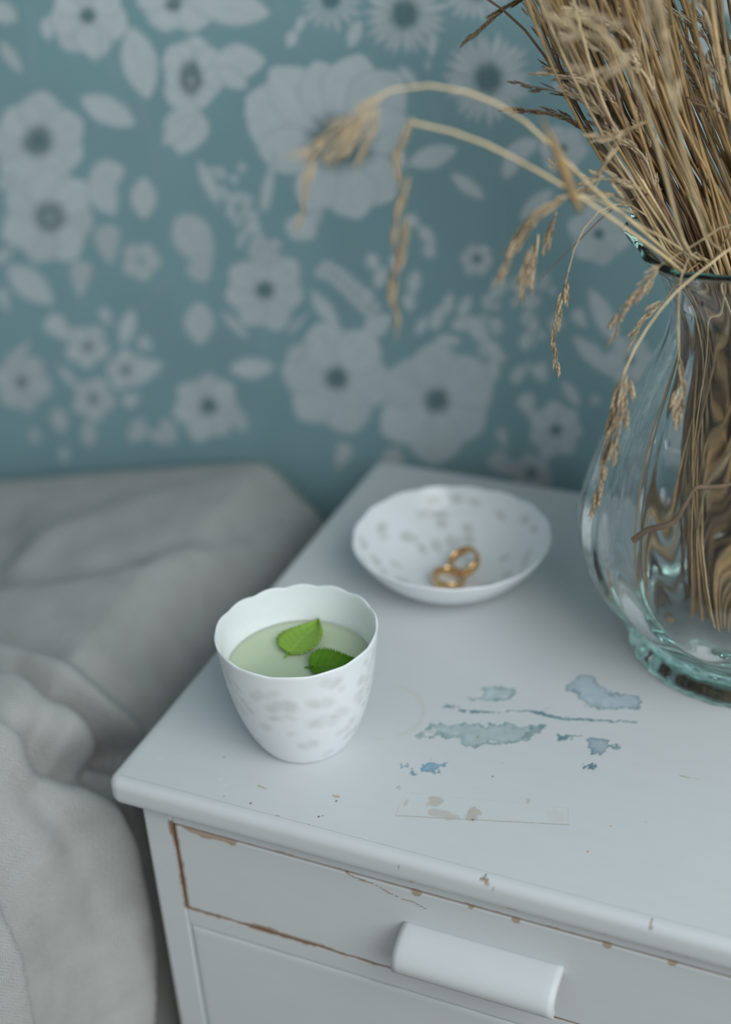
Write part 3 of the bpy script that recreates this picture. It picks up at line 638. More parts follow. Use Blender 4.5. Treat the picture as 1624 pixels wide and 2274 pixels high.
# ------------------------------------------------------------------ blanket on the bed
SEC = np.array([(-0.75, -0.135), (-0.55, -0.115), (-0.42, -0.088), (-0.33, -0.066), (-0.24, -0.047), (-0.16, -0.031), (-0.10, -0.0195), (-0.090, -0.0185), (-0.080, -0.027), (-0.055, -0.054), (-0.040, -0.085), (-0.032, -0.13), (-0.028, -0.20), (-0.025, -0.32), (-0.023, -0.45), (-0.021, -0.6)])
def blanket():
    # smooth the cross-section by arc length
    d = np.concatenate([[0], np.cumsum(np.hypot(*np.diff(SEC, axis=0).T))])
    A = np.arange(0, d[-1], 0.0028)
    sx = np.interp(A, d, SEC[:, 0]); sz = np.interp(A, d, SEC[:, 1])
    k = np.exp(-(np.arange(-14, 15)/2.4)**2); k /= k.sum()
    pad = lambda v: np.convolve(np.concatenate([2*v[0]-v[14:0:-1], v, 2*v[-1]-v[-2:-16:-1]]), k, 'valid')
    sx, sz = pad(sx), pad(sz)
    tx, tz = np.gradient(sx), np.gradient(sz); L = np.hypot(tx, tz); nx_, nz_ = -tz/L, tx/L
    Yv = np.concatenate([np.arange(-0.55, 0.345, 0.0028), 0.345+0.016*np.sin(np.linspace(0, math.pi/2, 10)), np.full(8, 0.361)])
    drop = np.concatenate([np.zeros(len(np.arange(-0.55, 0.345, 0.0028))), 0.016*(1-np.cos(np.linspace(0, math.pi/2, 10))), 0.016+np.linspace(0.01, 0.3, 8)])
    yback = np.interp(sx, (-0.4, -0.3, -0.1), (-0.022, -0.016, 0.0))   # the far edge drifts from the wall to the left
    AA, YY = np.meshgrid(A, np.minimum(Yv, 0.361), indexing='ij')
    def hit(px, py):
        dr = ray(px, py); ts = np.linspace(0.3, 1.6, 2600); P = CAM+dr*ts[:, None]
        zb = np.interp(P[:, 0], sx, sz); zb[P[:, 0] > sx[-1]] = -9
        i = np.argmax(P[:, 2] < zb); x = P[i, 0]
        return np.array([np.interp(x, sx, A), P[i, 1]])
    Hh = np.zeros(AA.shape)
    def fold(pts, amp, wl, wr, taper0=1.0, taper1=1.0, floor=0.0):
        P = np.array([hit(*q) for q in pts]); best = np.full(AA.shape, 9.0); sg = np.zeros(AA.shape); par = np.zeros(AA.shape)
        n = len(P)-1
        for i, (a, b) in enumerate(zip(P[:-1], P[1:])):
            e = b-a; L2 = (e**2).sum(); t0 = ((AA-a[0])*e[0]+(YY-a[1])*e[1])/L2; t = np.clip(t0, 0, 1)
            dx = AA-a[0]-t*e[0]; dy = YY-a[1]-t*e[1]; dd = np.hypot(dx, dy); m = dd < best
            best = np.where(m, dd, best); sg = np.where(m, np.sign(e[0]*dy-e[1]*dx), sg); par = np.where(m, (i+t)/n, par)
        w = np.where(sg > 0, wl, wr); am = amp*(taper0+(taper1-taper0)*par)
        return am*np.exp(-(best/w)**2)
    # left of the travelling direction = wl
    Hh += fold([(-40, 1345), (150, 1325), (330, 1290), (560, 1215), (690, 1150)], 0.009, 0.016, 0.040)
    Hh += fold([(-40, 1285), (250, 1250), (480, 1200), (620, 1150)], -0.006, 0.018, 0.012)
    Hh += fold([(30, 1240), (110, 1185), (260, 1130), (500, 1060)], 0.007, 0.018, 0.022, 1, 0.5)
    Hh += fold([(-60, 1110), (15, 1130), (20, 1210), (-40, 1300)], -0.012, 0.02, 0.03)
    Hh += fold([(-40, 1410), (75, 1436), (140, 1468), (240, 1540), (330, 1610)], -0.006, 0.010, 0.010)
    Hh += fold([(-40, 1455), (60, 1470), (180, 1530), (300, 1640)], 0.011, 0.010, 0.010)
    Hh += fold([(30, 1505), (100, 1530), (150, 1566), (210, 1622), (290, 1680)], -0.036, 0.008, 0.007, 0.25, 1.15)
    Hh += fold([(-60, 1560), (60, 1545), (130, 1580), (190, 1640), (240, 1680)], 0.018, 0.009, 0.040)
    Hh += fold([(95, 1560), (84, 1640), (76, 1700)], -0.009, 0.008, 0.010)
    Hh += fold([(70, 1700), (120, 1730), (180, 1712), (240, 1705)], -0.026, 0.013, 0.013)
    Hh += fold([(-60, 1670), (40, 1705), (110, 1750), (170, 1805), (215, 1880), (245, 1970), (262, 2090), (262, 2200), (255, 2330)], 0.026, 0.008, 0.032)
    Hh += fold([(250, 1740), (290, 1830), (325, 1940), (345, 2060), (352, 2200), (350, 2330)], -0.020, 0.016, 0.012)
    Hh += fold([(60, 1790), (130, 1860), (190, 1955), (212, 2030)], -0.012, 0.010, 0.014)
    Hh += fold([(-30, 1850), (30, 1860), (60, 1900)], 0.008, 0.02, 0.02)
    Hh += fold([(-40, 2000), (0, 2080), (30, 2180), (55, 2330)], 0.010, 0.0035, 0.050)
    Hh += 0.004*(fbm(AA, YY, 0.09, 5, 3)-0.5)+0.0012*(fbm(AA, YY, 0.02, 9, 3)-0.5)
    fade = 1-sstep(0.30, 0.345, YY)*0.7; Hh *= fade
    Xv = sx[:, None]+nx_[:, None]*Hh; Zv = sz[:, None]+nz_[:, None]*Hh-drop[None, :]
    Yo = YY+yback[:, None]*sstep(0.1, 0.34, YY)
    # stay clear of the nightstand beside the bed
    beside = YY > -0.012
    lim = np.where(Zv > -0.022, -0.0035, np.where(Zv > -0.030, -0.0035, 0.0105)); Xv = np.where(beside & (Xv > lim), lim, Xv)
    Zv = np.maximum(Zv, -H+0.004)
    V = np.stack([Xv, Yo, Zv], -1); nu, nv = AA.shape
    me = mesh_np('blanket', V.reshape(-1, 3), gridq(nu, nv))
    uv = me.uv_layers.new(name='UVMap'); li = np.empty(len(me.loops), np.int32); me.loops.foreach_get('vertex_index', li)
    U = np.stack([AA.ravel(), YY.ravel()], 1)[li].astype(np.float32); uv.data.foreach_set('uv', U.ravel())
    o = link('linen_blanket', me, M_cloth, origin=(-0.3, 0.0, -H))
    so = o.modifiers.new('thickness', 'SOLIDIFY'); so.thickness = 0.003; so.offset = -1
    tag(o, 'rumpled greige woven linen blanket spread over the bed beside the nightstand', 'blanket')
blanket()

# ------------------------------------------------------------------ lathe helper
def smooth_prof(p, n):
    p = np.array(p, float); d = np.concatenate([[0], np.cumsum(np.hypot(*np.diff(p, axis=0).T))]); t = np.linspace(0, d[-1], n)
    # Catmull-Rom through the points
    out = []
    for s in t:
        i = min(max(np.searchsorted(d, s)-1, 0), len(p)-2); u = (s-d[i])/(d[i+1]-d[i])
        p0 = p[max(i-1, 0)]; p1 = p[i]; p2 = p[i+1]; p3 = p[min(i+2, len(p)-1)]
        h = d[i+1]-d[i]; m1 = (p2-p0)/(d[i+1]-d[max(i-1, 0)])*h; m2 = (p3-p1)/(d[min(i+2, len(p)-1)]-d[i])*h
        out.append((2*u**3-3*u**2+1)*p1+(u**3-2*u**2+u)*m1+(-2*u**3+3*u**2)*p2+(u**3-u**2)*m2)
    return np.array(out)

def vessel(name, cx, cy, outer, inner, nth, mod, paint, mat, nout=60, nin=50):
    """closed shell of revolution: outer profile up, inner profile down; mod(th, r, z, side) shapes rim and wall"""
    po = smooth_prof(outer, nout); pi = smooth_prof(inner, nin)
    rim = []
    a, b = po[-1], pi[0]; c = (a+b)/2; d = (a-b)/2; up = np.array([-d[1], d[0]]); up = up if up[1] > 0 else -up
    for k in range(1, 8): t = math.pi*k/8; rim.append(c+d*math.cos(t)+up*math.sin(t))
    P = np.concatenate([po, np.array(rim), pi]); side = np.concatenate([np.zeros(nout), np.linspace(0, 1, 7), np.ones(nin)])
    th = np.linspace(0, 2*math.pi, nth, endpoint=False)
    R, T = np.meshgrid(P[:, 0], th, indexing='ij'); Z, _ = np.meshgrid(P[:, 1], th, indexing='ij'); S, _ = np.meshgrid(side, th, indexing='ij')
    R2, Z2 = mod(T, R, Z, S)
    V = np.stack([cx+R2*np.cos(T), cy+R2*np.sin(T), Z2], -1)
    C = paint(T, R, Z, S) if paint else np.ones(V.shape)
    n = len(P); V = V.reshape(-1, 3); C = C.reshape(-1, 3)
    me = mesh_np(name, np.concatenate([V, [[cx, cy, Z2[0].mean()], [cx, cy, Z2[-1].mean()]]]), gridq(n, nth, cv=True, flip=True),
                 np.concatenate([[(n*nth, (k+1) % nth, k) for k in range(nth)], [(n*nth+1, (n-1)*nth+k, (n-1)*nth+(k+1) % nth) for k in range(nth)]]), colors=np.concatenate([C, C[:1], C[-1:]]))
    return link(name, me, mat, origin=(cx, cy, 0))

POR = np.array([0.84, 0.86, 0.875]); DOT = np.array([0.60, 0.60, 0.585])
def dots(T, Z, spots, amt):
    a = np.zeros(T.shape)
    for (t, z, rt, rz, s, sh) in spots:
        dt = (T-t+math.pi) % (2*math.pi)-math.pi
        d = np.hypot((dt+sh*(Z-z)/0.02)/rt, (Z-z)/rz); a = np.maximum(a, s*(1-sstep(0.35, 1.45, d)))
    return np.clip(a*amt, 0, 1)
CUX, CUY = 0.0812, 0.0644
def cup():
    rg = random.Random(11)
    spots = []
    for k in range(78):
        z = 0.0605-0.050*rg.random()**1.5; sc_ = rg.uniform(0.9, 2.0)
        for j in range(rg.choice((1, 1, 2, 3))):
            spots.append((rg.uniform(0, 6.283) if j == 0 else spots[-1][0]+rg.uniform(0.06, 0.16), z+rg.uniform(-0.003, 0.003), 0.062*sc_, 0.0021*sc_, rg.uniform(0.5, 1.0), rg.uniform(-0.3, 0.3)))
    def mod(T, R, Z, S):
        k = sstep(0.048, 0.0665, Z)*(0.68+0.32*np.sin(T-0.3))
        lobe = np.sqrt(np.sin(7*T+0.5+0.15*np.sin(3*T))**2+0.025)
        return R*(1+0.006*k*(lobe-0.5)+0.004*np.sin(2*T+0.4)), Z+k*0.0014*(lobe-0.75)+0.0006*k*np.sin(T*2)
    def paint(T, R, Z, S):
        a = dots(T, Z, spots, 0.75)*np.where(S < 0.5, 1, 0.12)
        return POR*(1-a[..., None])+DOT*a[..., None]
    o = vessel('tea_cup', CUX, CUY, [(0.0001, 0.0012), (0.017, 0.0010), (0.0195, 0.0), (0.0215, 0.0004), (0.0245, 0.0042), (0.0285, 0.0120), (0.0325, 0.0230), (0.0355, 0.0350), (0.0375, 0.0470), (0.0390, 0.0590), (0.0399, 0.0668)],
             [(0.0386, 0.0668), (0.0375, 0.0590), (0.0357, 0.0470), (0.0335, 0.0350), (0.0302, 0.0230), (0.0260, 0.0120), (0.0215, 0.0055), (0.014, 0.0032), (0.0001, 0.0030)], 196, mod, paint, M_porc)
    tag(o, 'small white porcelain tea cup with scalloped rim and soft grey dots', 'cup')
cup()
TEA_Z = 0.0470
def tea():
    n = 72; rings = [0.0, 0.008, 0.016, 0.024, 0.030, 0.0335, 0.0350, 0.03555]; zz = [0, 0, 0, 0, 0, 0.00003, 0.00015, 0.0005]
    V = [(CUX, CUY, TEA_Z)]; T = []; 
    for r, z in list(zip(rings, zz))[1:]:
        for k in range(n): a = 2*math.pi*k/n; V.append((CUX+r*math.cos(a), CUY+r*math.sin(a), TEA_Z+z))
    m = len(rings)-1
    low = [(0.0332, 0.0355), (0.0298, 0.0235), (0.0255, 0.0125), (0.0210, 0.0062), (0.013, 0.0038)]
    for r, z in low:
        for k in range(n): a = 2*math.pi*k/n; V.append((CUX+r*math.cos(a), CUY+r*math.sin(a), z))
    V.append((CUX, CUY, 0.0036)); last = len(V)-1; tot = m+len(low); Q = []
    for i in range(tot-1):
        for k in range(n): Q.append((1+i*n+k, 1+(i+1)*n+k, 1+(i+1)*n+(k+1) % n, 1+i*n+(k+1) % n))
    for k in range(n): T.append((0, 1+k, 1+(k+1) % n)); T.append((last, 1+(tot-1)*n+(k+1) % n, 1+(tot-1)*n+k))
    o = link('herbal_tea', mesh_np('herbal_tea', V, Q, T), M_tea, origin=(CUX, CUY, 0.0036))
    tag(o, 'pale cloudy green herbal tea filling the scalloped cup', 'tea')
tea()

def mint(name, base, tip, wid, c1, c2, label, curl, zoff):
    b = np.array(base); t = np.array(tip); L = np.linalg.norm(t-b); u = (t-b)/L; v = np.array([-u[1], u[0], 0.0])
    nu, nv = 101, 19
    V = np.zeros((nu, nv, 3)); C = np.zeros((nu, nv, 3))
    for i in range(nu):
        s = i/(nu-1); w = wid*max(math.sin(math.pi*min(1, s**0.70))**(0.62+0.42*s**2), 0.0)*(1-0.15*s)
        saw = 1+0.38*(0.5-(i/6.0) % 1.0)*(1 if 0.05 < s < 0.97 else 0)
        for j in range(nv):
            q = (j/(nv-1))*2-1; ww = w*(1+(saw-1)*min(1, max(0, (abs(q)-0.72)/0.2)))
            vein = abs(((s*7.5-abs(q)*1.3) % 1.0)-0.5)
            z = zoff+curl*(q*q)*0.0022+0.0009*math.sin(s*5+q)*curl-0.00025*(0.5-vein)*2*(abs(q) > 0.05)-0.0004*math.exp(-(q/0.06)**2)
            z = max(z, 0.0003)
            V[i, j] = b+u*(s*L)+v*(q*ww); V[i, j, 2] = TEA_Z+z
            f = 0.35*(1-2*vein)+0.5*math.exp(-(q/0.05)**2); f = min(max(f, 0), 1)
            C[i, j] = np.array(c1)*(1-f)+np.array(c2)*f
    me = mesh_np(name, V.reshape(-1, 3), gridq(nu, nv, flip=True), colors=C.reshape(-1, 3))
    o = link(name, me, M_leaf, origin=tuple(V.reshape(-1, 3).mean(0)))
    so = o.modifiers.new('t', 'SOLIDIFY'); so.thickness = 0.0004; so.offset = 1
    tag(o, label, 'leaf', 'mint leaves in the tea')
    # stalk
    st = tube([b+u*0.0015+np.array([0, 0, TEA_Z+zoff+0.0002-b[2]]), b-u*0.0012+np.array([0, 0, TEA_Z+zoff+0.0001-b[2]]), b-u*0.003+v*0.0004+np.array([0, 0, TEA_Z+zoff-0.0001-b[2]])], [0.0005, 0.00045, 0.0004], 6)
    ms = mesh_np('leaf_stalk', st[0], st[1], st[2], colors=np.ones((len(st[0]), 3))*np.array(c1)*0.9); link('leaf_stalk', ms, M_leaf, o)

def tube(P, R, n=6):
    P = np.array(P, float); m = len(P); R = np.asarray(R, float)*np.ones(m)
    T = np.gradient(P, axis=0); T /= np.linalg.norm(T, axis=1)[:, None]+1e-12
    N = np.zeros((m, 3)); a = np.array([0.3, 0.2, 0.93]) if abs(T[0] @ np.array([0.3, 0.2, 0.93])) < 0.9 else np.array([1.0, 0, 0])
    prev = np.cross(T[0], a); prev /= np.linalg.norm(prev)
    for i in range(m):
        prev = prev-T[i]*(prev @ T[i]); prev /= np.linalg.norm(prev)+1e-12; N[i] = prev
    B = np.cross(T, N); th = np.linspace(0, 2*math.pi, n, endpoint=False)
    V = P[:, None, :]+R[:, None, None]*(np.cos(th)[None, :, None]*N[:, None, :]+np.sin(th)[None, :, None]*B[:, None, :])
    V = np.concatenate([V.reshape(-1, 3), P[:1], P[-1:]]); k = np.arange(n)
    tri = np.concatenate([np.stack([np.full(n, m*n), (k+1) % n, k], 1), np.stack([np.full(n, m*n+1), (m-1)*n+k, (m-1)*n+(k+1) % n], 1)])
    return V, gridq(m, n, cv=True), tri
mint('mint_leaf', on_z(641, 1455, TEA_Z), on_z(709, 1381, TEA_Z), 0.0104, (0.20, 0.36, 0.045), (0.30, 0.46, 0.10), 'light green mint leaf floating in the middle of the tea', 1.0, 0.0006)
mint('mint_leaf', on_z(690, 1484, TEA_Z), on_z(800, 1476, TEA_Z), 0.0100, (0.075, 0.20, 0.008), (0.12, 0.26, 0.025), 'dark green mint leaf half hidden by the front rim of the cup', 1.4, 0.0006)

# ------------------------------------------------------------------ bowl and rings
BOX, BOY = 0.1016, 0.2240
def bowl():
    rg = random.Random(23); spots = []
    for k in range(58): spots.append((rg.uniform(0, 6.283), 0.0045+0.0225*rg.random()**0.9, rg.uniform(0.07, 0.13), rg.uniform(0.0017, 0.0026), rg.uniform(0.6, 1.0), rg.uniform(-0.3, 0.3)))
    def mod(T, R, Z, S):
        k = sstep(0.018, 0.031, Z); lobe = np.abs(np.sin(8*T+0.3))**0.9
        return R*(1+0.008*k*(lobe-0.5)), Z+k*0.0008*(lobe-0.7)+0.0007*k*np.sin(3*T)
    def paint(T, R, Z, S):
        a = dots(T, Z, spots, 0.8)*np.where(S < 0.5, 0.15, 1)
        return POR*(1-a[..., None])+np.array([0.50, 0.51, 0.47])*a[..., None]
    o = vessel('trinket_bowl', BOX, BOY, [(0.0001, 0.0012), (0.016, 0.0010), (0.0185, 0.0), (0.0215, 0.0006), (0.0300, 0.0038), (0.0395, 0.0095), (0.0480, 0.0168), (0.0540, 0.0242), (0.0578, 0.0310)],
             [(0.0566, 0.0313), (0.0526, 0.0246), (0.0464, 0.0174), (0.0382, 0.0105), (0.0290, 0.0052), (0.0200, 0.0028), (0.010, 0.0023), (0.0001, 0.0023)], 200, mod, paint, M_porc)
    tag(o, 'shallow white porcelain bowl with grey dots holding two gold rings', 'bowl')
bowl()
def ring(loc, normal, R, w, mat, label):
    n, m = 72, 14; nrm = Vector(normal).normalized(); M = nrm.to_track_quat('Z', 'Y').to_matrix()
    V = []
    for i in range(n):
        a = 2*math.pi*i/n
        for j in range(m):
            t = 2*math.pi*j/m; rr = R+0.0011*np.sign(math.cos(t))*abs(math.cos(t))**0.8; zz = w*0.5*np.sign(math.sin(t))*abs(math.sin(t))**0.5
            V.append((M @ Vector((rr*math.cos(a), rr*math.sin(a), zz)))+Vector(loc))
    o = link('gold_ring', mesh_np('gold_ring', [tuple(v) for v in V], gridq(n, m, True, True)), mat, origin=loc)
    tag(o, label, 'ring', 'gold rings in the bowl')
r2 = on_z(997, 1284, 0.0066); r1 = on_z(1031, 1247, 0.0098)
ring(tuple(r2), (0.10, 0.05, 1.0), 0.0090, 0.0060, M_gold2, 'gold ring lying flat in the bowl, nearer the front rim')
ring(tuple(r1), (-0.30, -0.42, 0.9), 0.0088, 0.0058, M_gold, 'gold ring leaning tilted on the other ring in the bowl')

# ------------------------------------------------------------------ glass vase
VX, VY = 0.2754, 0.2204
def vase():
    def mod(T, R, Z, S):
        foot = 1-sstep(0.012, 0.020, Z); body = sstep(0.018, 0.04, Z)
        outer = 1-0.65*S
        rim = sstep(0.195, 0.2335, Z)
        tw = T+0.9*sstep(0.02, 0.23, Z)+0.5*np.sin(Z*22)*0.2
        rib = np.cos(16*tw)
        r = R*(1+(0.011+0.016*rim)*rib*body*(outer*(1-rim)+rim)+0.009*np.cos(30*T)*foot*sstep(0.045, 0.062, R)*outer+0.022*rim*np.cos(3*T+2.2)+0.004*np.sin(2*T+Z*30)*body)
        z = Z+0.0035*rim*np.sin(4*T+1.0)+0.0012*rim*rib
        return r, z
    out = [(0.0001, 0.0030), (0.030, 0.0026), (0.050, 0.0016), (0.0610, 0.0002), (0.0640, 0.0012), (0.0652, 0.0040), (0.0640, 0.0085), (0.0614, 0.0125), (0.0612, 0.0160), (0.0650, 0.0215), (0.0730, 0.0300), (0.0830, 0.0420), (0.0905, 0.0570), (0.0932, 0.0730), (0.0915, 0.0890), (0.0860, 0.1080), (0.0770, 0.1290), (0.0670, 0.1490), (0.0580, 0.1680), (0.0530, 0.1820), (0.0520, 0.1940), (0.0555, 0.2080), (0.0630, 0.2210), (0.0725, 0.2320)]
    inn = [(0.0700, 0.2345), (0.0600, 0.2232), (0.0522, 0.2092), (0.0488, 0.1945), (0.0497, 0.1815), (0.0546, 0.1665), (0.0636, 0.1475), (0.0736, 0.1275), (0.0826, 0.1065), (0.0880, 0.0885), (0.0896, 0.0730), (0.0866, 0.0580), (0.0788, 0.0440), (0.0685, 0.0325), (0.0570, 0.0250), (0.042, 0.0205), (0.022, 0.0185), (0.0001, 0.0180)]
    o = vessel('glass_vase', VX, VY, out, inn, 288, mod, None, M_glass, 110, 80)
    tag(o, 'large bulbous pale green ribbed glass vase with scalloped foot and flared rim', 'vase')
vase()

# ------------------------------------------------------------------ dried grass
rg = random.Random(3)
def spline(P, n):
    P = np.array(P, float); d = np.concatenate([[0], np.cumsum(np.linalg.norm(np.diff(P, axis=0), axis=1))]); out = []
    for s in np.linspace(0, d[-1], n):
        i = min(max(np.searchsorted(d, s)-1, 0), len(P)-2); u = (s-d[i])/(d[i+1]-d[i]); h = d[i+1]-d[i]
        a = max(i-1, 0); b = min(i+2, len(P)-1)
        m1 = (P[i+1]-P[a])/(d[i+1]-d[a])*h; m2 = (P[b]-P[i])/(d[b]-d[i])*h
        out.append((2*u**3-3*u**2+1)*P[i]+(u**3-2*u**2+u)*m1+(-2*u**3+3*u**2)*P[i+1]+(u**3-u**2)*m2)
    return np.array(out)
HUSK = {'tan': (np.array([0.62, 0.50, 0.33]), np.array([0.21, 0.125, 0.09])), 'dark': (np.array([0.28, 0.20, 0.12]), np.array([0.08, 0.05, 0.04])), 'pale': (np.array([0.66, 0.53, 0.35]), np.array([0.42, 0.30, 0.19]))}
def spikelet_mesh(tone, seed):
    """a few overlapping pointed husks along +Z, about 9 mm long"""
    r = random.Random(seed); V = []; T = []; C = []
    ca, cb = HUSK[tone]
    nf = 6
    for k in range(nf):
        s = 0.0014*k; side = 1 if k % 2 else -1; tilt = side*(0.22-0.025*k)+r.uniform(-0.05, 0.05); L = 0.0064*(1-0.05*k); w = 0.00062; th = 0.00040
        az = r.uniform(-0.5, 0.5)
        d = np.array([math.sin(tilt)*math.cos(az), math.sin(tilt)*math.sin(az), math.cos(tilt)]); e1 = np.cross(d, [0, 1, 0]); e1 /= np.linalg.norm(e1); e2 = np.cross(d, e1)
        b = np.array([side*0.00022, 0, s]); i0 = len(V)
        V += [b, b+d*L*0.38+e1*w, b+d*L*0.38+e2*th, b+d*L*0.38-e1*w, b+d*L*0.38-e2*th, b+d*L]
        f = r.random()*0.6+(0.35 if side > 0 else 0); f = min(f, 1)
        c = ca*(1-f)+cb*f; C += [c*0.8, c, c*1.1, c*0.9, c, ca*1.15]
        for a, q in ((1, 2), (2, 3), (3, 4), (4, 1)): T += [(i0, i0+q, i0+a), (i0+5, i0+a, i0+q)]
    return np.array(V), np.array(T), np.array(C)
SPK = {t: [spikelet_mesh(t, 100+i) for i in range(4)] for t in HUSK}
SPK_ME = {}
def spk_shared(t, i):
    if (t, i) not in SPK_ME:
        V, T, C = SPK[t][i]; me = mesh_np('spikelet', V, None, T, colors=np.clip(C, 0, 1), smooth=False); me.materials.append(M_seed); SPK_ME[(t, i)] = me
    return SPK_ME[(t, i)]
def basis(d, roll):
    d = d/np.linalg.norm(d); a = np.array([0, 0, 1.0]) if abs(d[2]) < 0.9 else np.array([1.0, 0, 0])
    x = np.cross(a, d); x /= np.linalg.norm(x); y = np.cross(d, x)
    return np.stack([math.cos(roll)*x+math.sin(roll)*y, -math.sin(roll)*x+math.cos(roll)*y, d], 1)
def head_places(path, dens, spread, scale, r, taper=True):
    """positions and frames of the spikelets along a head path"""
    d = np.concatenate([[0], np.cumsum(np.linalg.norm(np.diff(path, axis=0), axis=1))]); L = d[-1]; out = []; n = max(3, int(L*dens))
    for k in range(n):
        t = (k+r.uniform(-0.3, 0.3))/n; t = min(max(t, 0), 0.97); s = t*L; p = np.array([np.interp(s, d, path[:, i]) for i in range(3)]); q = np.array([np.interp(min(s+0.004, L), d, path[:, i]) for i in range(3)])
        tan = q-p if np.linalg.norm(q-p) > 1e-5 else path[-1]-path[-2]; tan /= np.linalg.norm(tan)
        B = basis(tan, r.uniform(0, 6.283)); ang = r.uniform(0.08, 0.30)*spread; dr = tan*math.cos(ang)+B[:, 0]*math.sin(ang)
        sc_ = scale*r.uniform(0.8, 1.15)*(1-0.25*t if taper else 1)
        out.append((p+B[:, 0]*0.0008*spread, basis(dr, r.uniform(0, 6.283)), sc_))
    return out
STEM_GROUP = 'dried grass stems in the vase'
def grass(path, r0, r1, mat, label, heads=(), tone='tan', dens=330, spread=1.0, scale=1.0, n=26, hero=False, name='dried_grass_stem', group=STEM_GROUP, sides=6, side_branches=()):
    """one stem: Empty at its lower end > stalk, seed_head (> spikelet)"""
    r = random.Random(len(bpy.data.objects))
    P = spline(path, n); e = empty(name, tuple(P[0])); tag(e, label, 'dried grass', group)
    V, Q, T = tube(P, np.linspace(r0, r1, n), sides); link('stalk', mesh_np('stalk', V, Q, T), mat, e)
    for bp in side_branches:
        S = spline(bp, 8); V, Q, T = tube(S, np.linspace(r1*0.8, r1*0.5, 8), 5); link('branch', mesh_np('branch', V, Q, T), mat, e)
    for hp in heads:
        hp = spline(hp, 24); V, Q, T = tube(hp, np.linspace(r1*0.8, 0.00022, 24), 5)
        pl = head_places(hp, dens, spread, scale, r)
        if hero:
            me = mesh_np('seed_head', V, Q, T); sh = link('seed_head', me, mat, e)
            org = np.array(e['_org'])
            for (p, B, s) in pl:
                o = bpy.data.objects.new('spikelet', spk_shared(tone, r.randrange(4))); col.objects.link(o); o.parent = sh
                M = np.eye(4); M[:3, :3] = B*s; M[:3, 3] = p-org; o.matrix_local = Matrix(M.tolist())
        else:
            Vs = [V]; Ts = []; base = len(V); C = [np.ones((len(V), 3))*HUSK[tone][0]]
            tq = np.concatenate([Q[:, [0, 1, 2]], Q[:, [0, 2, 3]], T])
            Ts.append(tq)
            for (p, B, s) in pl:
                v, t, c = SPK[tone][r.randrange(4)]; Vs.append(p+(v*s) @ B.T); Ts.append(t+base); C.append(c*r.uniform(0.8, 1.15)); base += len(v)
            link('seed_head', mesh_np('seed_head', np.concatenate(Vs), None, np.concatenate(Ts), colors=np.clip(np.concatenate(C), 0, 1), smooth=False), M_seed, e)
    return e

def vbase(k=None):
    a = rg.uniform(0, 6.283); q = 0.030*math.sqrt(rg.random()); return np.array([VX-0.012+q*math.cos(a), VY-0.004+q*math.sin(a), 0.0235+0.003*rg.random()])
def vneck(px, dep, z=0.200):
    """a point in the vase's throat"""
    a = rg.uniform(0, 6.283); q = 0.036*math.sqrt(rg.random()); return np.array([VX-0.006+q*math.cos(a), VY+q*math.sin(a), z])
def throat(ang, q, z=0.20): return np.array([VX+q*math.cos(ang), VY+q*math.sin(ang), z])

# the packed upright bundle
for k in range(185):
    u = rg.random()**1.45
    px = 1095+u*760+rg.uniform(-25, 25); py = rg.uniform(-330, -120); dep = rg.uniform(0.585, 0.70)-0.02*(1-u)
    tip = at(px, py, dep)
    ang = rg.uniform(0, 6.283); q = 0.036*math.sqrt(rg.random())
    nk = np.array([VX-0.045+u*0.080+rg.uniform(-0.009, 0.009), VY+q*0.8*math.sin(ang)-0.003, 0.199])
    dv = nk-np.array([VX, VY, 0.199]); rr = math.hypot(dv[0], dv[1])
    if rr > 0.0455: nk[:2] = np.array([VX, VY])+dv[:2]*0.0455/rr
    b = vbase(); b[0] += 0.12*(nk[0]-VX)-(rg.uniform(0.010, 0.034) if rg.random() < 0.10 else 0); b[1] -= 0.25*(nk[1]-VY)
    mid = (nk+tip)/2+np.array([rg.uniform(-0.014, 0.004), rg.uniform(-0.008, 0.008), 0.006])
    tone = rg.choice(('tan', 'tan', 'pale', 'dark')); mt = rg.choice((M_straw, M_straw, M_straw, M_straw_p, M_straw_d))
    heads = []
    dr = (tip-mid)/np.linalg.norm(tip-mid)
    for _ in range(rg.choice((0, 1, 1, 2))):
        s0 = rg.uniform(-0.35, 0.8); h0 = mid*(1-s0)+tip*s0 if s0 > 0 else mid+(nk-mid)*(-s0); sd = np.array([rg.uniform(-0.55, 0.12), rg.uniform(-0.4, 0.3), rg.uniform(-0.3, 0.0)])
        ln = rg.uniform(0.025, 0.055); heads.append([h0, h0+(dr+sd*0.4)*ln*0.5, h0+(dr+sd)*ln])
    grass([b, (b+nk)/2+np.array([rg.uniform(-0.004, 0.004), rg.uniform(-0.004, 0.004), 0]), nk, mid, tip], rg.uniform(0.0008, 0.0013), rg.uniform(0.0005, 0.0008), mt,
          ('golden', 'pale', 'dark brown')[(M_straw, M_straw_p, M_straw_d).index(mt)]+(' dry stem with a small seed head, ' if heads else ' bare dry stem, ')+('at left edge', 'in the middle', 'at right side')[min(2, int(u*3))]+' of the vase bundle', heads, tone, 280, 0.9, rg.uniform(0.65, 0.95), 24, group='upright stems of the bundle in the vase', sides=5)

def A(*pts): return [at(*p) for p in pts]
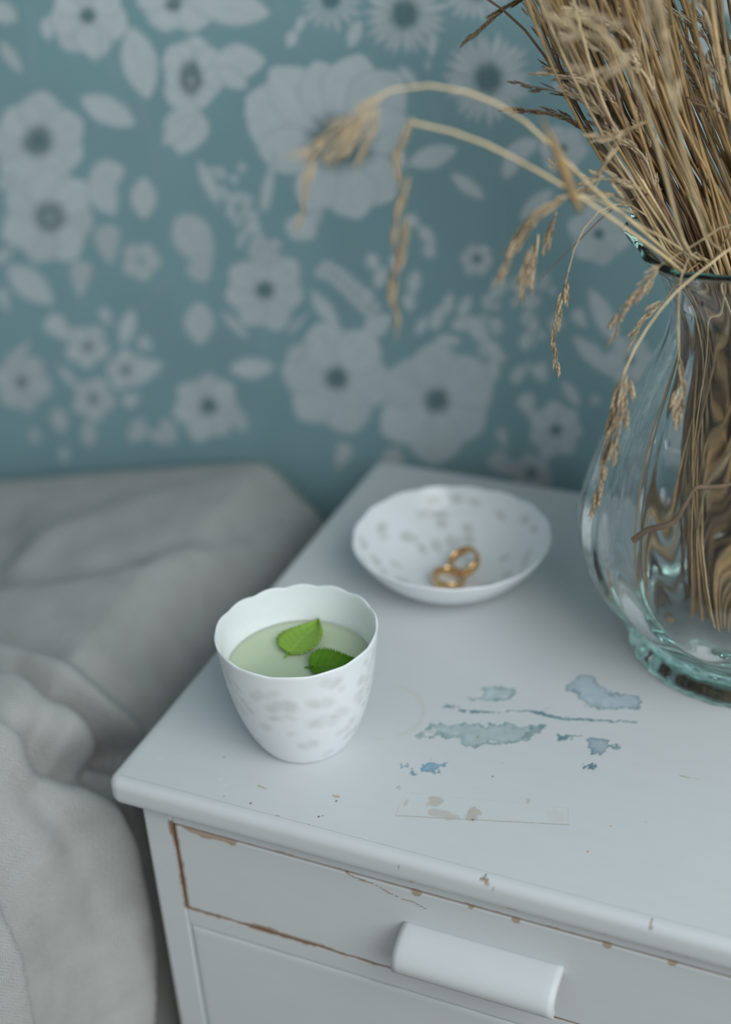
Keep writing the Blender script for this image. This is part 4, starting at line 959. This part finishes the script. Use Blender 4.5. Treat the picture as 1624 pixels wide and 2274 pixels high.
# drooping stems that can be told apart
B0 = lambda: vbase()
grass([B0(), throat(3.9, 0.038, 0.19)]+A((1640, 545, 0.615), (1580, 585, 0.605), (1500, 650, 0.600), (1440, 725, 0.600), (1400, 795, 0.602), (1372, 868, 0.606)), 0.0008, 0.00045, M_straw_p,
      'long thin stem arching over the vase rim, its large seed head drooping before the glass', [A((1378, 850, 0.604), (1362, 930, 0.608), (1350, 1000, 0.612), (1334, 1070, 0.616), (1322, 1128, 0.62)), A((1392, 830, 0.603), (1388, 900, 0.604), (1372, 960, 0.606), (1362, 1008, 0.608))], 'tan', 520, 1.0, 1.05, 34, True)
grass([B0(), throat(3.6, 0.040, 0.20)]+A((1624, 500, 0.625), (1540, 545, 0.612), (1468, 588, 0.605)), 0.0007, 0.0004, M_straw_p,
      'grass stem ending in a drooping seed head left of the vase rim', [A((1468, 588, 0.605), (1425, 640, 0.603), (1385, 690, 0.604), (1358, 748, 0.606)), A((1462, 590, 0.605), (1440, 622, 0.603), (1418, 652, 0.602))], 'tan', 470, 1.0, 0.95, 26, True)
grass([B0(), throat(3.7, 0.036, 0.20)]+A((1560, 585, 0.66), (1500, 635, 0.64), (1480, 662, 0.63)), 0.0006, 0.00035, M_straw, 'short grass stem with a small tapered seed head close to the vase neck', [A((1475, 668, 0.63), (1445, 695, 0.628), (1402, 754, 0.627))], 'tan', 560, 0.9, 0.85, 26, True)
grass([B0(), throat(3.8, 0.030, 0.20)]+A((1545, 560, 0.625), (1512, 620, 0.61), (1507, 720, 0.605), (1508, 790, 0.607)), 0.0006, 0.0004, M_straw_p, 'grass stem hanging straight down before the vase neck with a seed head', [A((1508, 790, 0.607), (1514, 850, 0.61), (1505, 930, 0.612)), A((1508, 860, 0.609), (1498, 900, 0.61), (1500, 930, 0.611))], 'tan', 480, 0.8, 0.9, 26, True)
grass([B0(), throat(3.4, 0.040, 0.20)]+A((1470, 520, 0.655), (1400, 455, 0.64), (1330, 470, 0.63), (1285, 530, 0.628), (1262, 605, 0.628)), 0.0006, 0.0003, M_straw_p, 'thin grass stem curling over with a slender seed head hanging before the wallpaper', [A((1262, 605, 0.628), (1246, 680, 0.63), (1232, 740, 0.632), (1234, 808, 0.634))], 'tan', 470, 0.7, 0.9, 30, True)
grass([B0(), throat(3.5, 0.041, 0.20)]+A((1500, 590, 0.61), (1400, 515, 0.58), (1270, 425, 0.545), (1130, 345, 0.525), (1030, 300, 0.515), (960, 283, 0.512), (915, 272, 0.512)), 0.0010, 0.0006, M_straw_p,
      'lower of two thick pale stems arching left, with a long hanging seed head', [A((915, 262, 0.512), (888, 330, 0.512), (882, 400, 0.513)), A((910, 390, 0.513), (884, 470, 0.514), (880, 530, 0.515)), A((906, 480, 0.514), (890, 560, 0.515), (874, 650, 0.516), (884, 722, 0.517))], 'tan', 380, 0.55, 0.9, 30, True)
grass([B0(), throat(3.3, 0.041, 0.20)]+A((1480, 560, 0.62), (1330, 430, 0.575), (1240, 340, 0.55), (1150, 258, 0.535), (1060, 212, 0.522), (960, 190, 0.513), (870, 200, 0.507), (790, 240, 0.503)), 0.0010, 0.00055, M_straw_p,
      'upper of two thick pale stems arching left, its seed heads bunched at the tip', [A((850, 215, 0.505), (760, 270, 0.50), (690, 325, 0.498), (640, 352, 0.496)), A((790, 265, 0.502), (730, 310, 0.50), (680, 350, 0.498)), A((712, 315, 0.499), (682, 390, 0.499), (670, 488, 0.50)), A((815, 255, 0.503), (770, 300, 0.502), (720, 348, 0.50)), A((840, 235, 0.504), (825, 280, 0.504), (795, 355, 0.503)), A((830, 240, 0.504), (800, 290, 0.503), (742, 360, 0.502))], 'pale', 330, 0.8, 0.8, 30, True)
grass([B0(), throat(3.2, 0.038, 0.20)]+A((1520, 560, 0.63), (1420, 500, 0.60), (1340, 450, 0.575), (1270, 430, 0.56), (1235, 440, 0.558)), 0.0009, 0.0005, M_straw_p,
      'branched grass stem at mid height with several small seed heads fanned out downward', [A((1260, 432, 0.56), (1205, 465, 0.56), (1160, 520, 0.562), (1112, 618, 0.566)), A((1236, 470, 0.60), (1222, 512, 0.602), (1214, 548, 0.603)), A((1196, 520, 0.60), (1190, 580, 0.602), (1180, 640, 0.603)), A((1185, 545, 0.57), (1168, 600, 0.572), (1155, 660, 0.574)), A((1180, 480, 0.565), (1150, 530, 0.568), (1140, 545, 0.57))], 'tan', 430, 0.8, 0.95, 26, True)
grass([B0(), throat(3.2, 0.036, 0.20)]+A((1500, 540, 0.67), (1430, 410, 0.66), (1370, 330, 0.655), (1310, 292, 0.65)), 0.0007, 0.0004, M_straw_d, 'dark brown seed head pointing left toward the upper daisy', [A((1316, 294, 0.65), (1260, 262, 0.648), (1200, 246, 0.646), (1126, 242, 0.644))], 'dark', 400, 0.6, 0.95, 26, True)
grass([B0(), throat(3.1, 0.040, 0.20)]+A((1480, 560, 0.675), (1400, 430, 0.665), (1300, 270, 0.655), (1200, 110, 0.645), (1150, 50, 0.64), (1080, -5, 0.635), (1000, -50, 0.63)), 0.0010, 0.0006, M_straw_d,
      'leftmost leaning dark stem of the bundle with a dark seed head near the top edge', [A((1190, -20, 0.642), (1130, 15, 0.64), (1080, 50, 0.638), (1036, 92, 0.637))], 'dark', 420, 0.6, 0.95, 28, True)
grass([B0(), throat(3.0, 0.036, 0.20)]+A((1490, 560, 0.65), (1420, 440, 0.63), (1350, 350, 0.62), (1330, 335, 0.615)), 0.0008, 0.0005, M_straw, 'stem with pale tufts crossing the left side of the bundle at mid height', [A((1440, 270, 0.60), (1400, 285, 0.60), (1350, 300, 0.60), (1310, 305, 0.60)), A((1400, 285, 0.60), (1360, 340, 0.60), (1290, 430, 0.605)), A((1430, 420, 0.62), (1370, 400, 0.62), (1300, 395, 0.62), (1220, 370, 0.625)), A((1420, 470, 0.61), (1360, 430, 0.61), (1290, 420, 0.61))], 'pale', 260, 1.3, 0.95, 24, True)
grass([B0(), throat(3.0, 0.034, 0.20)]+A((1520, 540, 0.60), (1420, 200, 0.55), (1330, 60, 0.53), (1250, 20, 0.525)), 0.0010, 0.0006, M_straw_p, 'pale fluffy seed head leaning left near the top of the bundle', [A((1380, 120, 0.54), (1320, 80, 0.535), (1260, 60, 0.53), (1200, 20, 0.53)), A((1420, 110, 0.54), (1350, 150, 0.54), (1290, 165, 0.54)), A((1400, 60, 0.54), (1330, 40, 0.53), (1270, 30, 0.53))], 'pale', 300, 1.4, 1.0, 24, True)
grass([B0(), throat(2.9, 0.030, 0.20)]+A((1560, 500, 0.585), (1500, 260, 0.545), (1470, 60, 0.525), (1440, -60, 0.515)), 0.0010, 0.0006, M_straw_p, 'blurred pale seed head at the top nearest the camera', [A((1500, 260, 0.545), (1480, 150, 0.535), (1460, 40, 0.525), (1430, -60, 0.515)), A((1440, 80, 0.53), (1450, 0, 0.53), (1470, -80, 0.525))], 'pale', 330, 1.3, 1.0, 24, True)
# fine awn and dry leaf blade
tag(link('bristle', mesh_np('bristle', *tube(spline(A((1470, 420, 0.655), (1365, 462, 0.64), (1285, 535, 0.63), (1205, 614, 0.625)), 14), np.linspace(0.0005, 0.0002, 14), 5)), M_straw_d, origin=at(1470, 420, 0.655)),
    'thin dark bristle jutting out of the bundle to the lower left', 'dried grass', STEM_GROUP)
def blade():
    P = spline(A((1290, 470, 0.525), (1270, 425, 0.52), (1243, 350, 0.51), (1200, 255, 0.50)), 22); w = np.interp(np.linspace(0, 1, 22), (0, 0.15, 0.5, 1), (0.0012, 0.0022, 0.0026, 0.0003))
    V = []
    for i, p in enumerate(P):
        s = _r*w[i]*0.8+_u*w[i]*0.2; n = -_f*w[i]*0.35
        V += [p-s, p+n, p+s, p-n*0.3]
    me = mesh_np('blade', np.array(V), gridq(22, 4, cv=True)); o = link('leaf_blade', me, M_straw, origin=tuple(P[0]))
    tag(o, 'brown dry leaf blade standing at the fork of the arching stems', 'dried leaf')
blade()
tw = spline(A((1408, 1200, 0.700), (1440, 1180, 0.697), (1490, 1160, 0.694), (1520, 1120, 0.692), (1550, 1085, 0.692), (1600, 1080, 0.695), (1640, 1060, 0.70)), 30)
tag(link('bent_twig', mesh_np('bent_twig', *tube(tw, np.interp(np.linspace(0, 1, 30), (0, 0.3, 1), (0.0018, 0.0016, 0.0009)), 8)), M_twig, origin=tuple(tw[0])), 'bent brown twig lying across the stems inside the glass vase', 'twig')

# ------------------------------------------------------------------ tidy helper property
for o in bpy.data.objects:
    if '_org' in o: del o['_org']
